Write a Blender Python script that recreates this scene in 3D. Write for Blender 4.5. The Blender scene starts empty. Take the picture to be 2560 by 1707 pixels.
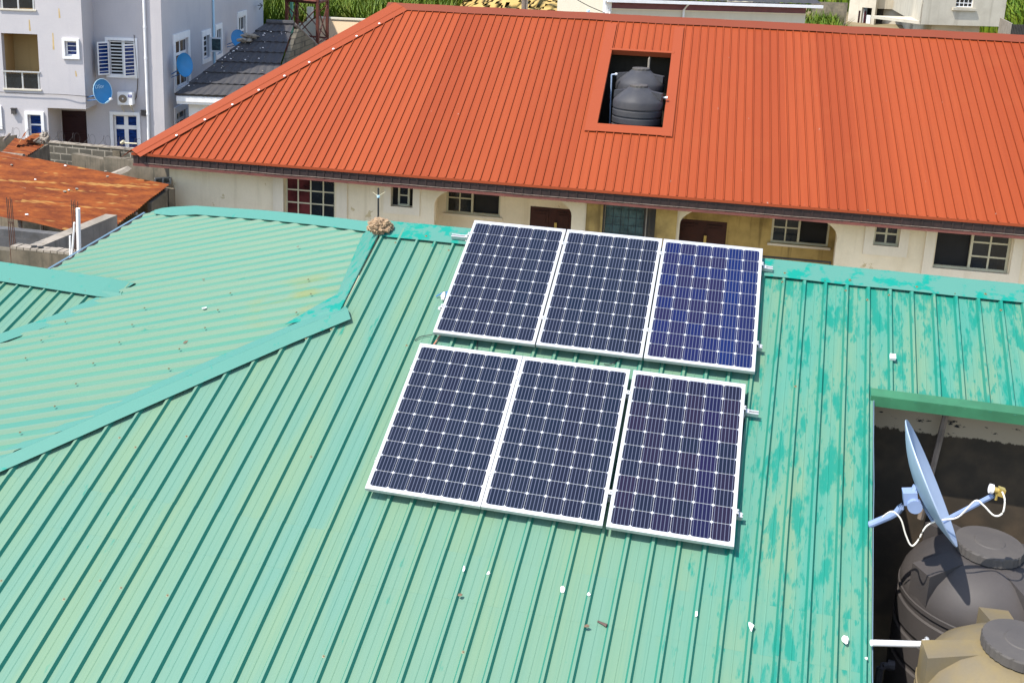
import bpy, bmesh, math, random
from math import sin, cos, pi, radians, sqrt, floor
from mathutils import Vector as V, Matrix, noise
random.seed(7)
S = bpy.context.scene
COL = S.collection
# ------------------------------------------------------------------ camera
F_PX, CX, CY = 2673.5925, 1242.8804, 511.7607          # lens and shift of the photograph, in its own 2560 x 1707 pixels
RW = Matrix(((0.9715162239, 0.2334876945, 0.0404934960),
             (0.0924454755, -0.2160845075, -0.9719883331),
             (-0.2181972978, 0.9480458755, -0.2315144857)))   # world -> camera (x right, y down, z forward)
EYE = V((0, 0, 9.1))
def ray(px, py): return RW.transposed() @ V(((px - CX) / F_PX, (py - CY) / F_PX, 1.0))
def hit(px, py, n, q):
    d = ray(px, py); n = V(n)
    return EYE + d * ((V(q) - EYE).dot(n) / d.dot(n))
def atY(px, py, y): return hit(px, py, (0, 1, 0), (0, y, 0))
def atZ(px, py, z): return hit(px, py, (0, 0, 1), (0, 0, z))
def atD(px, py, d): return EYE + ray(px, py) * d
cam = bpy.data.cameras.new('camera'); co = bpy.data.objects.new('camera', cam); COL.objects.link(co)
cam.sensor_fit = 'HORIZONTAL'; cam.sensor_width = 36
cam.lens = F_PX / 2560 * 36
cam.shift_x = (1280 - CX) / 2560; cam.shift_y = -(853.5 - CY) / 2560
cam.clip_start = .1; cam.clip_end = 3000
m3 = Matrix((RW[0], -RW[1], -RW[2])).transposed()
co.matrix_world = Matrix.Translation(EYE) @ m3.to_4x4()
S.camera = co
# ------------------------------------------------------------------ light
LD = V((.40, .45, -1.0)).normalized()
elev = math.asin(-LD.z); rot = math.atan2(-LD.x, -LD.y)
w = bpy.data.worlds.new('World'); S.world = w; w.use_nodes = True
nt = w.node_tree; sky = nt.nodes.new('ShaderNodeTexSky'); sky.sky_type = 'NISHITA'; sky.sun_disc = False
sky.sun_elevation = elev; sky.sun_rotation = rot; sky.air_density = 1.0; sky.dust_density = 1.0
bg = nt.nodes['Background']; nt.links.new(sky.outputs[0], bg.inputs[0]); bg.inputs[1].default_value = .15
sl = bpy.data.lights.new('sun', 'SUN'); sl.energy = 3.2; sl.angle = radians(.5); sl.color = (1, .95, .87)
so = bpy.data.objects.new('sun', sl); COL.objects.link(so)
so.rotation_euler = LD.to_track_quat('-Z', 'Y').to_euler(); so.location = (0, 0, 60)
S.view_settings.view_transform = 'Standard'; S.view_settings.look = 'None'
S.view_settings.exposure = 1.12; S.view_settings.gamma = 1; S.view_settings.use_curve_mapping = False
# ------------------------------------------------------------------ materials
class NB:
    def __init__(s, name):
        s.m = bpy.data.materials.new(name); s.m.use_nodes = True
        s.t = s.m.node_tree; s.b = s.t.nodes['Principled BSDF']
    def n(s, ty, **kw):
        x = s.t.nodes.new(ty)
        for k, v in kw.items(): setattr(x, k, v)
        return x
    def l(s, a, b): s.t.links.new(a, b)
    def val(s, sock, v):
        if hasattr(v, 'is_output'): s.l(v, sock)
        else: sock.default_value = v
    def math(s, op, a, b=0.0, clamp=False):
        x = s.n('ShaderNodeMath', operation=op); x.use_clamp = clamp
        s.val(x.inputs[0], a); s.val(x.inputs[1], b); return x.outputs[0]
    def ramp(s, f, a, b, lo=0.0, hi=1.0):
        x = s.n('ShaderNodeMapRange'); x.interpolation_type = 'SMOOTHSTEP'
        s.val(x.inputs[0], f); x.inputs[1].default_value = a; x.inputs[2].default_value = b
        x.inputs[3].default_value = lo; x.inputs[4].default_value = hi; return x.outputs[0]
    def mix(s, f, a, b, bt='MIX'):
        x = s.n('ShaderNodeMix', data_type='RGBA', blend_type=bt)
        s.val(x.inputs[0], f)
        for sock, v in ((x.inputs[6], a), (x.inputs[7], b)):
            if hasattr(v, 'is_output'): s.l(v, sock)
            else: sock.default_value = (v[0], v[1], v[2], 1)
        return x.outputs[2]
    def co(s, kind='Object', scale=(1, 1, 1)):
        if kind == 'UV': o = s.n('ShaderNodeUVMap').outputs[0]
        else: o = s.n('ShaderNodeTexCoord').outputs[kind]
        mp = s.n('ShaderNodeMapping'); s.l(o, mp.inputs[0]); mp.inputs[3].default_value = scale
        return mp.outputs[0]
    def noise(s, scale=(1, 1, 1), kind='Object', detail=4, rough=.55, sc=1.0):
        x = s.n('ShaderNodeTexNoise'); s.l(s.co(kind, scale), x.inputs['Vector'])
        x.inputs['Scale'].default_value = sc; x.inputs['Detail'].default_value = detail; x.inputs['Roughness'].default_value = rough
        return x.outputs[0]
    def bump(s, h, st=.2, dist=.01):
        x = s.n('ShaderNodeBump'); x.inputs[0].default_value = st; x.inputs[1].default_value = dist
        s.l(h, x.inputs[2]); s.l(x.outputs[0], s.b.inputs['Normal'])
    def done(s, col, rough=.6, metal=0.0, spec=.5):
        i = s.b.inputs
        if hasattr(col, 'is_output'): s.l(col, i['Base Color'])
        else: i['Base Color'].default_value = (*col, 1)
        s.val(i['Roughness'], rough); i['Metallic'].default_value = metal; i['Specular IOR Level'].default_value = spec
        return s.m
def plain(name, c, rough=.6, var=.18, sc=3.0, metal=0.0, spec=.5, stretch=(1, 1, 1)):
    b = NB(name); n = b.noise(stretch, sc=sc)
    f = b.ramp(n, .3, .7)
    a = tuple(x * (1 - var) for x in c); d = tuple(min(1, x * (1 + var)) for x in c)
    return b.done(b.mix(f, a, d), rough, metal, spec)
def green_paint(name, flank=False, end=False):
    b = NB(name)
    uv = b.n('ShaderNodeUVMap').outputs[0]
    sp = b.n('ShaderNodeSeparateXYZ'); b.l(uv, sp.inputs[0]); u, v = sp.outputs[0], sp.outputs[1]
    sheet = b.math('FLOOR', b.math('MULTIPLY', b.math('ADD', u, 40.47), 1.0))
    wn = b.n('ShaderNodeTexWhiteNoise', noise_dimensions='1D'); b.l(sheet, wn.inputs[1])
    base = b.mix(wn.outputs[0], (.112, .212, .148), (.092, .206, .160))
    if end: base = b.mix(wn.outputs[0], (.070, .212, .148), (.060, .198, .154))
    base = b.mix(b.ramp(u, -.8, 1.2, 0, .75), base, (.038, .212, .164))
    soft = b.noise((3, .5, 1), 'UV', 3)
    base = b.mix(b.ramp(soft, .35, .7), base, (.126, .216, .136) if not end else (.092, .212, .146))
    line = b.noise((70, .6, 1), 'UV', 2)
    base = b.mix(b.ramp(line, .45, .75, 0, .28), base, (.055, .165, .118))
    # walked-on area: right of the panels and near the ridge (u = along the ridge, v = distance down the slope)
    dens = b.math('ADD', b.ramp(u, -.5, .9, 0, .145), b.ramp(v, .0, .8, .08, 0))
    dens = b.math('ADD', dens, b.ramp(b.noise((.45, .45, 1), 'UV', 2), .45, .72, 0, .07))
    sc1 = b.noise((9, 2.2, 1), 'UV', 6, .62)
    sc2 = b.noise((26, 5, 1), 'UV', 5, .6)
    m1 = b.ramp(b.math('ADD', sc1, dens), .66, .76)
    m2 = b.ramp(b.math('ADD', sc2, dens), .71, .77)
    mk = b.math('MAXIMUM', m1, b.math('MULTIPLY', m2, .85))
    if flank: mk = b.math('MAXIMUM', mk, .0 if end else .86)  # rib flanks carry a deep turquoise shade tone in their colour
    if flank and end: base = b.mix(.75, base, (.140, .208, .142))  # end ribs painted paler, sunlit tone mixed into their colour
    if end:      # yellowish residue where the end slope meets the ridge end
        du_ = b.math('MULTIPLY', b.math('SUBTRACT', u, -19.45), 1.5); dv_ = b.math('MULTIPLY', b.math('SUBTRACT', v, 3.75), 1.7)
        rr_ = b.math('ADD', b.math('MULTIPLY', du_, du_), b.math('MULTIPLY', dv_, dv_))
        yl = b.math('MULTIPLY', b.ramp(rr_, .1, 1.0, 1, 0), b.ramp(b.noise((3, 1.2, 1), 'UV', 4), .42, .6))
        base = b.mix(b.math('MULTIPLY', yl, .7), base, (.17, .19, .06))
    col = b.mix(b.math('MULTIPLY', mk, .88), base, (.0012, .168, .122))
    b.bump(b.noise((4, 1.2, 1), 'UV', 3), .12, .01)
    return b.done(col, .5, 0, .16)
def flash_paint(name, dens):
    b = NB(name)
    n = b.noise((1, 1, 1), sc=7, detail=6, rough=.65)
    n2 = b.noise((1, 1, 1), sc=1.1, detail=2)
    mk = b.ramp(b.math('ADD', n, b.ramp(n2, .3, .7, -.08, .08)), .62 - dens, .72 - dens)
    col = b.mix(mk, (.068, .204, .162), (.004, .205, .156))
    b.bump(b.noise(sc=2.5, detail=2), .25, .02)
    return b.done(col, .5, 0, .16)
def red_paint(name, c=(.262, .047, .0135)):
    b = NB(name)
    uv = b.n('ShaderNodeUVMap').outputs[0]
    sp = b.n('ShaderNodeSeparateXYZ'); b.l(uv, sp.inputs[0])
    sheet = b.math('FLOOR', b.math('MULTIPLY', b.math('ADD', sp.outputs[0], 60.3), 1.28))
    wn = b.n('ShaderNodeTexWhiteNoise', noise_dimensions='1D'); b.l(sheet, wn.inputs[1])
    base = b.mix(wn.outputs[0], tuple(x * .86 for x in c), (c[0] * 1.08, c[1] * 1.2, c[2] * 1.25))
    base = b.mix(b.ramp(b.noise((14, .35, 1), 'UV', 4), .4, .75, 0, .5), base, (c[0] * .80, c[1] * .82, c[2] * .9))
    base = b.mix(b.ramp(b.noise((1.1, 1.3, 1), 'UV', 3), .5, .8, 0, .3), base, (c[0] * .98, c[1] * 1.25, c[2] * 1.3))
    sp2 = b.ramp(b.noise((7, 4, 1), 'UV', 3), .735, .76, 0, .7)
    base = b.mix(sp2, base, (.3, .24, .2))
    return b.done(base, .55, 0, .14)
def rust():
    b = NB('rusted_sheet')
    n = b.noise((1.4, 5, 5), sc=1.0, detail=6, rough=.65); n2 = b.noise((.9, 9, 9), sc=1.0, detail=3)
    c = b.mix(b.ramp(n, .3, .7), (.105, .022, .006), (.22, .058, .011))
    c = b.mix(b.ramp(b.noise((.35, 7, 7), sc=1, detail=2), .60, .68, 0, .8), c, (.30, .16, .045))
    c = b.mix(b.ramp(n2, .55, .7, 0, .6), c, (.07, .015, .006))
    return b.done(c, .85, 0, .2)
def wallmat(name, c, dirt, amt=.5, sc=1.0, streak=True, rough=.9, patch=None):
    b = NB(name)
    a = b.noise((1, 1, 1), sc=1.1 * sc, detail=6, rough=.6)
    col = b.mix(b.ramp(a, .35, .75, 0, amt), c, dirt)
    if streak:
        s2 = b.noise((5, 5, .35), sc=1.0 * sc, detail=4)
        col = b.mix(b.ramp(s2, .52, .75, 0, amt), col, dirt)
    if patch: col = b.mix(b.ramp(b.noise((1, 1, .8), sc=2.3, detail=6, rough=.7), .62, .65, 0, .75), col, patch)
    fine = b.noise((1, 1, 1), sc=30 * sc, detail=3)
    col = b.mix(b.ramp(fine, .3, .7, 0, .12), col, tuple(x * .6 for x in c))
    b.bump(fine, .15, .01)
    return b.done(col, rough, 0, .2)
def blockwall(name, c, mortar, bw=.46, bh=.235, axis='XZ', ang=0.0, dirt=(.06, .055, .045)):
    b = NB(name)
    o = b.n('ShaderNodeTexCoord').outputs['Object']
    mp = b.n('ShaderNodeMapping'); b.l(o, mp.inputs[0]); mp.inputs[2].default_value = (radians(-90), 0, -ang)
    mp.vector_type = 'POINT'
    rot_ = b.n('ShaderNodeSeparateXYZ'); b.l(o, rot_.inputs[0])
    cmb = b.n('ShaderNodeCombineXYZ')
    b.l(b.math('ADD', b.math('MULTIPLY', rot_.outputs[0], cos(ang)), b.math('MULTIPLY', rot_.outputs[1], sin(ang))), cmb.inputs[0])
    b.l(rot_.outputs[2], cmb.inputs[1])
    br = b.n('ShaderNodeTexBrick'); b.l(cmb.outputs[0], br.inputs[0])
    br.inputs['Scale'].default_value = 1; br.inputs['Mortar Size'].default_value = .022; br.inputs['Brick Width'].default_value = bw
    br.inputs['Row Height'].default_value = bh; br.inputs['Mortar Smooth'].default_value = .3
    br.inputs['Color1'].default_value = (*c, 1); br.inputs['Color2'].default_value = (c[0] * .7, c[1] * .72, c[2] * .75, 1); br.inputs['Mortar'].default_value = (*mortar, 1)
    col = b.mix(b.ramp(b.noise(sc=1.6, detail=6, rough=.65), .42, .7, 0, .7), br.outputs[0], dirt)
    col = b.mix(b.ramp(b.noise(sc=22, detail=3), .3, .7, 0, .35), col, tuple(x * .5 for x in c))
    b.bump(b.noise(sc=20, detail=3), .4, .02)
    return b.done(col, .95, 0, .1)
def grass_mat(name, a, d, e):
    b = NB(name)
    oi = b.noise(sc=.55, detail=3); f = b.noise((1, 1, .25), sc=6, detail=2)
    col = b.mix(b.ramp(f, .35, .65), a, d); col = b.mix(b.ramp(oi, .5, .72, 0, .75), col, e)
    m = b.done(col, .6, 0, .25)
    b.b.inputs['Subsurface Weight'].default_value = 0
    return m
def cell_mat(name, a, c, d):
    # monocrystalline cells: per-cell tone, five busbars and hairline fingers
    b = NB(name)
    uv = b.n('ShaderNodeUVMap').outputs[0]
    sp = b.n('ShaderNodeSeparateXYZ'); b.l(uv, sp.inputs[0]); u, v = sp.outputs[0], sp.outputs[1]
    cu = b.math('FLOOR', u); cv = b.math('FLOOR', v)
    cm = b.n('ShaderNodeCombineXYZ'); b.l(cu, cm.inputs[0]); b.l(cv, cm.inputs[1])
    oi = b.n('ShaderNodeObjectInfo'); b.l(b.math('MULTIPLY', oi.outputs['Random'], 37.0), cm.inputs[2])
    wn = b.n('ShaderNodeTexWhiteNoise', noise_dimensions='3D'); b.l(cm.outputs[0], wn.inputs[0])
    col = b.mix(b.ramp(wn.outputs[0], .1, .9), a, c)
    wn2 = b.n('ShaderNodeTexWhiteNoise', noise_dimensions='1D'); b.l(b.math('ADD', cu, b.math('MULTIPLY', oi.outputs['Random'], 91.0)), wn2.inputs[1])
    col = b.mix(b.ramp(wn2.outputs[0], .5, .95, 0, .6), col, d)
    fr = b.math('FRACT', b.math('MULTIPLY', b.math('FRACT', u), 5.0))
    bar = b.math('LESS_THAN', b.math('ABSOLUTE', b.math('SUBTRACT', fr, .5)), .10)
    fin = b.math('LESS_THAN', b.math('FRACT', b.math('MULTIPLY', v, 40.0)), .10)
    col = b.mix(b.math('MULTIPLY', fin, .03), col, (.3, .33, .36))
    col = b.mix(bar, col, (.078, .086, .125))
    m = b.done(col, .16, 0, .20)
    return m
M = {}
M['green_end'] = green_paint('faded_green_end_sheet', False, True); M['green_end_rib'] = green_paint('lit_green_end_rib', True, True)
M['green'] = green_paint('faded_green_sheet'); M['green_flank'] = green_paint('shade_green_rib', True)
M['flash'] = flash_paint('green_flashing', .0); M['flash_worn'] = flash_paint('green_flashing_scuffed', .14)
M['trim_green'] = plain('green_trim', (.025, .13, .06), .5, .15, 4)
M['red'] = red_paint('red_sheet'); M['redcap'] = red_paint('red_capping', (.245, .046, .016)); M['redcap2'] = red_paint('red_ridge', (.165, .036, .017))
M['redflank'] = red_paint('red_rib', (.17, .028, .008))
M['lip'] = plain('maroon_trim', (.13, .042, .032), .5, .15)
M['fascia'] = plain('brown_fascia', (.022, .010, .008), .6, .25, 6, stretch=(1, 1, .2))
M['rust'] = rust()
M['cream'] = wallmat('cream_render', (.76, .65, .46), (.50, .40, .24), .40, patch=(.44, .33, .15))
M['ochre'] = wallmat('stained_render', (.46, .32, .11), (.12, .08, .03), .75, 1.5)
M['surround'] = wallmat('render_band', (.72, .63, .48), (.52, .44, .30), .25)
M['black_stain'] = wallmat('damp_stain', (.035, .032, .028), (.10, .08, .05), .5, 3)
M['grey'] = wallmat('grey_painted_wall', (.52, .49, .485), (.44, .42, .43), .42)
M['rustrun'] = plain('rust_run', (.50, .36, .16), .9, .2)
M['tan'] = wallmat('tan_wall', (.42, .29, .13), (.3, .2, .09), .4)
M['white'] = plain('white_paint', (.78, .77, .75), .5, .05)
M['alu'] = plain('aluminium', (.50, .50, .49), .38, .05, 8, .35)
M['backsheet'] = plain('white_backsheet', (.46, .47, .48), .3, .02)
M['cell_a'] = cell_mat('cells_navy', (.0062, .0105, .022), (.0085, .0125, .024), (.008, .0095, .021))
M['cell_b'] = cell_mat('cells_blue', (.0055, .010, .058), (.011, .010, .038), (.003, .014, .078))
M['cell_c'] = cell_mat('cells_violet', (.0065, .010, .022), (.012, .009, .024), (.0075, .0065, .040))
M['black'] = plain('black_plastic', (.02, .02, .022), .5, .2)
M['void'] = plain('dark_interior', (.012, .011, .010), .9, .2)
M['loft'] = wallmat('dark_loft_brown', (.04, .032, .022), (.02, .016, .012), .6, 2)
M['tank'] = wallmat('grey_tank_plastic', (.042, .042, .047), (.085, .08, .077), .5, 2, False, .55)
M['tankdust'] = wallmat('dusty_tank_plastic', (.066, .058, .054), (.042, .040, .041), .6, 1.5, False, .55)
M['tankyellow'] = wallmat('muddy_tank_plastic', (.19, .145, .068), (.125, .11, .088), .75, 2.2, False, .6)
M['lid'] = wallmat('grey_lid_plastic', (.075, .068, .064), (.11, .098, .084), .5, 3, False, .6)
M['glass'] = plain('dark_glass', (.012, .016, .02), .08, .3, 2, 0, .6)
M['glassblue'] = plain('blue_glass', (.008, .03, .13), .1, .5, 5, 0, .5, (1, 1, 4))
M['glassred'] = plain('glass_over_red_cloth', (.075, .016, .016), .12, .7, 2.2)
M['glassblock'] = plain('glass_brick', (.04, .075, .075), .2, .35, 5)
M['frame'] = plain('cream_frame', (.50, .45, .30), .5, .06)
M['brown'] = wallmat('brown_door', (.055, .018, .012), (.03, .012, .01), .5, 3, True, .4)
M['maroon'] = wallmat('dark_maroon_door', (.03, .010, .010), (.02, .008, .008), .4, 3, True, .4)
M['iron'] = plain('black_iron', (.03, .026, .022), .6, .2)
M['redsteel'] = plain('red_oxide_steel', (.085, .018, .008), .8, .3)
M['rebar'] = plain('rusty_rebar', (.11, .045, .025), .85, .25)
M['dish'] = plain('blue_dish', (.012, .19, .42), .4, .06)
M['dishback'] = plain('pale_blue_dish', (.31, .38, .50), .4, .06)
M['edgeblue'] = plain('blue_grey_edge', (.10, .17, .22), .5, .1)
M['dishrim'] = plain('pale_dish_rim', (.45, .68, .80), .4, .05)
M['bluepole'] = plain('blue_bracket', (.20, .27, .44), .5, .12)
M['bluedark'] = plain('dark_blue_bracket', (.03, .13, .33), .5, .12)
M['brass'] = plain('brass', (.5, .36, .10), .4, .15, 5, .5)
M['conc'] = wallmat('raw_concrete', (.30, .26, .21), (.14, .12, .09), .6, 2)
M['bounce_yard'] = wallmat('pale_bounce_concrete', (.52, .46, .36), (.36, .31, .23), .5, .4, False)
M['concdark'] = wallmat('mossy_concrete', (.17, .14, .10), (.06, .055, .04), .8, 2.5)
M['block'] = blockwall('concrete_blocks', (.115, .105, .085), (.32, .29, .24), ang=.27)
M['block2'] = blockwall('weathered_blocks', (.20, .17, .12), (.15, .13, .10))
M['block3'] = blockwall('grey_blocks', (.15, .145, .14), (.13, .125, .12), .42, .21)
M['gable'] = blockwall('gable_blocks', (.22, .185, .13), (.075, .065, .05), .45, .24, ang=.3)
M['slate'] = wallmat('charcoal_tile', (.052, .05, .052), (.085, .08, .078), .4, 4, False, .55)
M['peach'] = wallmat('peach_wall', (.80, .60, .39), (.72, .54, .35), .2)
M['ivory'] = wallmat('ivory_wall', (.62, .57, .45), (.5, .46, .36), .25)
M['plum'] = plain('plum_band', (.15, .045, .055), .6, .12)
M['farwall'] = wallmat('far_cream_wall', (.55, .50, .40), (.33, .29, .22), .5, .6)
M['sand'] = wallmat('yellow_sand', (.44, .30, .10), (.34, .22, .06), .6, .8, False)
M['earth'] = wallmat('earth', (.22, .17, .10), (.12, .12, .05), .7, .2, False)
M['reed'] = grass_mat('reed_leaf', (.045, .10, .003), (.12, .17, .006), (.17, .14, .025))
M['leaf'] = grass_mat('bush_leaf', (.035, .085, .004), (.11, .16, .01), (.17, .17, .03))
M['bark'] = plain('bark', (.10, .075, .05), .9, .3)
M['wood'] = wallmat('old_timber', (.24, .19, .15), (.08, .065, .05), .7, 5)
M['straw'] = wallmat('dry_clay_lump', (.33, .23, .14), (.15, .09, .05), .7, 26, False)
M['rubber'] = plain('white_cable', (.72, .68, .60), .5, .05)
M['redwire'] = plain('red_wire', (.45, .16, .10), .5, .1)
M['paper'] = plain('white_scrap', (.80, .76, .72), .7, .1)
M['twig'] = plain('brown_twig', (.10, .06, .05), .8, .3)
M['leafdry'] = plain('dry_leaf', (.16, .10, .06), .8, .4, 20)
M['screw'] = plain('brass_screw', (.15, .16, .085), .5, .2); M['screwdark'] = plain('screw_head', (.10, .065, .02), .5, .2)
M['greensteel'] = plain('green_post', (.10, .30, .20), .6, .15)
M['cloth1'] = plain('white_cloth', (.7, .7, .68), .9, .1); M['cloth2'] = plain('wine_cloth', (.15, .03, .05), .9, .3)
M['logo'] = plain('dark_blue_logo', (.03, .04, .22), .4, .05); M['fan'] = wallmat('fan_grille', (.24, .20, .15), (.15, .12, .09), .5, 6)
# ------------------------------------------------------------------ mesh helpers
class MB:
    def __init__(s): s.v = []; s.f = []; s.m = []; s.uv = []
    def face(s, pts, mat=0, uv=None):
        i = len(s.v); s.v += [V(p) for p in pts]; s.f.append(list(range(i, i + len(pts)))); s.m.append(mat); s.uv.append(uv)
    def box(s, o, a, b, c, mat=0):
        o, a, b, c = V(o), V(a), V(b), V(c); i = len(s.v)
        s.v += [o, o + a, o + a + b, o + b, o + c, o + a + c, o + a + b + c, o + b + c]
        for q in ((0, 3, 2, 1), (4, 5, 6, 7), (0, 1, 5, 4), (1, 2, 6, 5), (2, 3, 7, 6), (3, 0, 4, 7)):
            s.f.append([i + k for k in q]); s.m.append(mat); s.uv.append(None)
    def prism(s, poly, ext, mat=0):
        n = len(poly); i = len(s.v); ext = V(ext)
        s.v += [V(p) for p in poly] + [V(p) + ext for p in poly]
        s.f.append([i + k for k in range(n)][::-1]); s.f.append([i + n + k for k in range(n)]); s.m += [mat, mat]; s.uv += [None, None]
        for k in range(n):
            j = (k + 1) % n; s.f.append([i + k, i + j, i + n + j, i + n + k]); s.m.append(mat); s.uv.append(None)
    def tube(s, pts, r, n=8, mat=0):
        pts = [V(p) for p in pts]; rs = r if isinstance(r, (list, tuple)) else [r] * len(pts)
        base = len(s.v); up = V((0, 0, 1))
        for k, p in enumerate(pts):
            t = (pts[min(k + 1, len(pts) - 1)] - pts[max(k - 1, 0)]).normalized()
            a = t.cross(up if abs(t.z) < .95 else V((1, 0, 0))).normalized(); b = t.cross(a)
            for j in range(n):
                q = 2 * pi * j / n; s.v.append(p + (a * cos(q) + b * sin(q)) * rs[k])
        for k in range(len(pts) - 1):
            for j in range(n):
                a0 = base + k * n; j2 = (j + 1) % n
                s.f.append([a0 + j, a0 + j2, a0 + n + j2, a0 + n + j]); s.m.append(mat); s.uv.append(None)
        s.f.append([base + j for j in range(n)][::-1]); s.f.append([base + (len(pts) - 1) * n + j for j in range(n)]); s.m += [mat, mat]; s.uv += [None, None]
    def lathe(s, prof, c, ax=(0, 0, 1), n=40, mat=0, bump=None):
        ax = V(ax).normalized(); a = ax.cross(V((0, 1, 0)) if abs(ax.y) < .9 else V((1, 0, 0))).normalized(); b = ax.cross(a); c = V(c)
        base = len(s.v)
        for (r, z) in prof:
            for j in range(n):
                q = 2 * pi * j / n; rr = r if bump is None else r + bump(q, r, z)
                s.v.append(c + ax * z + (a * cos(q) + b * sin(q)) * rr)
        for k in range(len(prof) - 1):
            for j in range(n):
                j2 = (j + 1) % n; a0 = base + k * n
                s.f.append([a0 + j, a0 + j2, a0 + n + j2, a0 + n + j]); s.m.append(mat); s.uv.append(None)
        if prof[0][0] > 1e-6: s.f.append([base + j for j in range(n)][::-1]); s.m.append(mat); s.uv.append(None)
        if prof[-1][0] > 1e-6: s.f.append([base + (len(prof) - 1) * n + j for j in range(n)]); s.m.append(mat); s.uv.append(None)
    def build(s, name, mats, parent=None, org=None, smooth=False, recalc=True):
        mats = mats if isinstance(mats, (list, tuple)) else [mats]
        if parent is not None: o0 = V(ORG[parent.name]) if org is None else V(org)
        elif org is not None: o0 = V(org)
        else:
            o0 = V((sum(p.x for p in s.v) / len(s.v), sum(p.y for p in s.v) / len(s.v), min(p.z for p in s.v)))
        me = bpy.data.meshes.new(name)
        me.from_pydata([tuple(p - o0) for p in s.v], [], s.f)
        for mm in mats: me.materials.append(M[mm] if isinstance(mm, str) else mm)
        me.polygons.foreach_set('material_index', s.m)
        if any(u is not None for u in s.uv):
            ul = me.uv_layers.new(name='UVMap'); k = 0
            for u, f in zip(s.uv, s.f):
                for q in range(len(f)):
                    ul.data[k].uv = u[q] if u else (0, 0); k += 1
        if recalc:
            bm = bmesh.new(); bm.from_mesh(me); bmesh.ops.recalc_face_normals(bm, faces=bm.faces); bm.to_mesh(me); bm.free()
        if smooth:
            me.polygons.foreach_set('use_smooth', [True] * len(me.polygons))
            try: me.set_sharp_from_angle(angle=radians(35))
            except Exception: pass
        o = bpy.data.objects.new(name, me); COL.objects.link(o)
        if parent is not None: o.parent = parent; ORG[o.name] = o0
        else: o.location = o0; ORG[o.name] = o0
        return o
ORG = {}
def thing(name, label, cat, loc, group=None):
    o = bpy.data.objects.new(name, None); COL.objects.link(o); o.location = loc; o.empty_display_size = .3
    ORG[o.name] = V(loc); return tag(o, label, cat, group)
def tag(o, label, cat, group=None):
    o['label'] = label; o['category'] = cat
    if group: o['group'] = group
    return o
def struct(o): o['kind'] = 'structure'; return o
def dup(root, label, mtx=None, loc=None):
    r = root.copy(); COL.objects.link(r); r['label'] = label
    if mtx is not None: r.matrix_world = mtx
    if loc is not None: r.location = loc
    ORG[r.name] = r.location.copy()
    for ch in list(root.children):
        c = ch.copy(); COL.objects.link(c); c.parent = r
        for g in list(ch.children):
            d = g.copy(); COL.objects.link(d); d.parent = c
    return r
class FR:      # an upright wall frame: s along the wall, d behind its face, z up
    def __init__(s, o, ang): s.o = V((o[0], o[1], 0)); s.u = V((cos(ang), sin(ang), 0)); s.n = V((-sin(ang), cos(ang), 0))
    def P(s, a, d, z): return s.o + s.u * a + s.n * d + V((0, 0, z))
    def px(s, x, y, d=0.0):
        q = hit(x, y, s.n, s.o + s.n * d); return (q - s.o).dot(s.u), q.z
    def box(s, mb, s0, s1, d0, d1, z0, z1, mat=0):
        mb.box(s.P(s0, d0, z0), s.u * (s1 - s0), s.n * (d1 - d0), V((0, 0, z1 - z0)), mat)
    def rect(s, x0, y0, x1, y1, d=0.0):   # pixel rectangle (left, top, right, bottom) -> s0, s1, z0, z1
        ym = (y0 + y1) / 2; xm = (x0 + x1) / 2
        return s.px(x0, ym, d)[0], s.px(x1, ym, d)[0], s.px(xm, y1, d)[1], s.px(xm, y0, d)[1]
def holes(mb, fr, s0, s1, d0, d1, z0, z1, hs, mat=0):
    ss = sorted({s0, s1, *[min(max(h[i], s0), s1) for h in hs for i in (0, 1)]})
    for a, b in zip(ss, ss[1:]):
        if b - a < 1e-4: continue
        m = (a + b) / 2; cuts = sorted([(h[2], h[3]) for h in hs if h[0] < m < h[1]]); z = z0
        for c, d in cuts:
            if c > z: fr.box(mb, a, b, d0, d1, z, min(c, z1), mat)
            z = max(z, d)
        if z < z1: fr.box(mb, a, b, d0, d1, z, z1, mat)
def window(root, fr, r, d, cols, rows, fm='white', gm='glass', fw=.05, bar=.03, name='window', rowsplit=None):
    s0, s1, z0, z1 = r; mb = MB()
    fr.box(mb, s0, s0 + fw, d, d + .05, z0, z1); fr.box(mb, s1 - fw, s1, d, d + .05, z0, z1)
    fr.box(mb, s0 + fw, s1 - fw, d, d + .05, z0, z0 + fw); fr.box(mb, s0 + fw, s1 - fw, d, d + .05, z1 - fw, z1)
    for k in range(1, cols):
        x = s0 + (s1 - s0) * k / cols; fr.box(mb, x - bar / 2, x + bar / 2, d + .005, d + .045, z0 + fw, z1 - fw)
    zs = [z0 + (z1 - z0) * q for q in (rowsplit or [k / rows for k in range(1, rows)])]
    for z in zs: fr.box(mb, s0 + fw, s1 - fw, d + .008, d + .042, z - bar / 2, z + bar / 2)
    wf = mb.build(name, fm, root)
    g = MB(); fr.box(g, s0 + .01, s1 - .01, d + .02, d + .032, z0 + .01, z1 - .01); g.build('glass', gm, wf)
    return wf
def surround(root, fr, r, wd, d=-.04, mat='white', bottom=None, th=.06, name='window_surround'):
    s0, s1, z0, z1 = r; mb = MB(); bt = wd if bottom is None else bottom
    fr.box(mb, s0 - wd, s0, d, d + th, z0 - bt, z1 + wd); fr.box(mb, s1, s1 + wd, d, d + th, z0 - bt, z1 + wd)
    fr.box(mb, s0, s1, d, d + th, z1, z1 + wd); fr.box(mb, s0, s1, d, d + th, z0 - bt, z0)
    return mb.build(name, mat, root)
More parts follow.
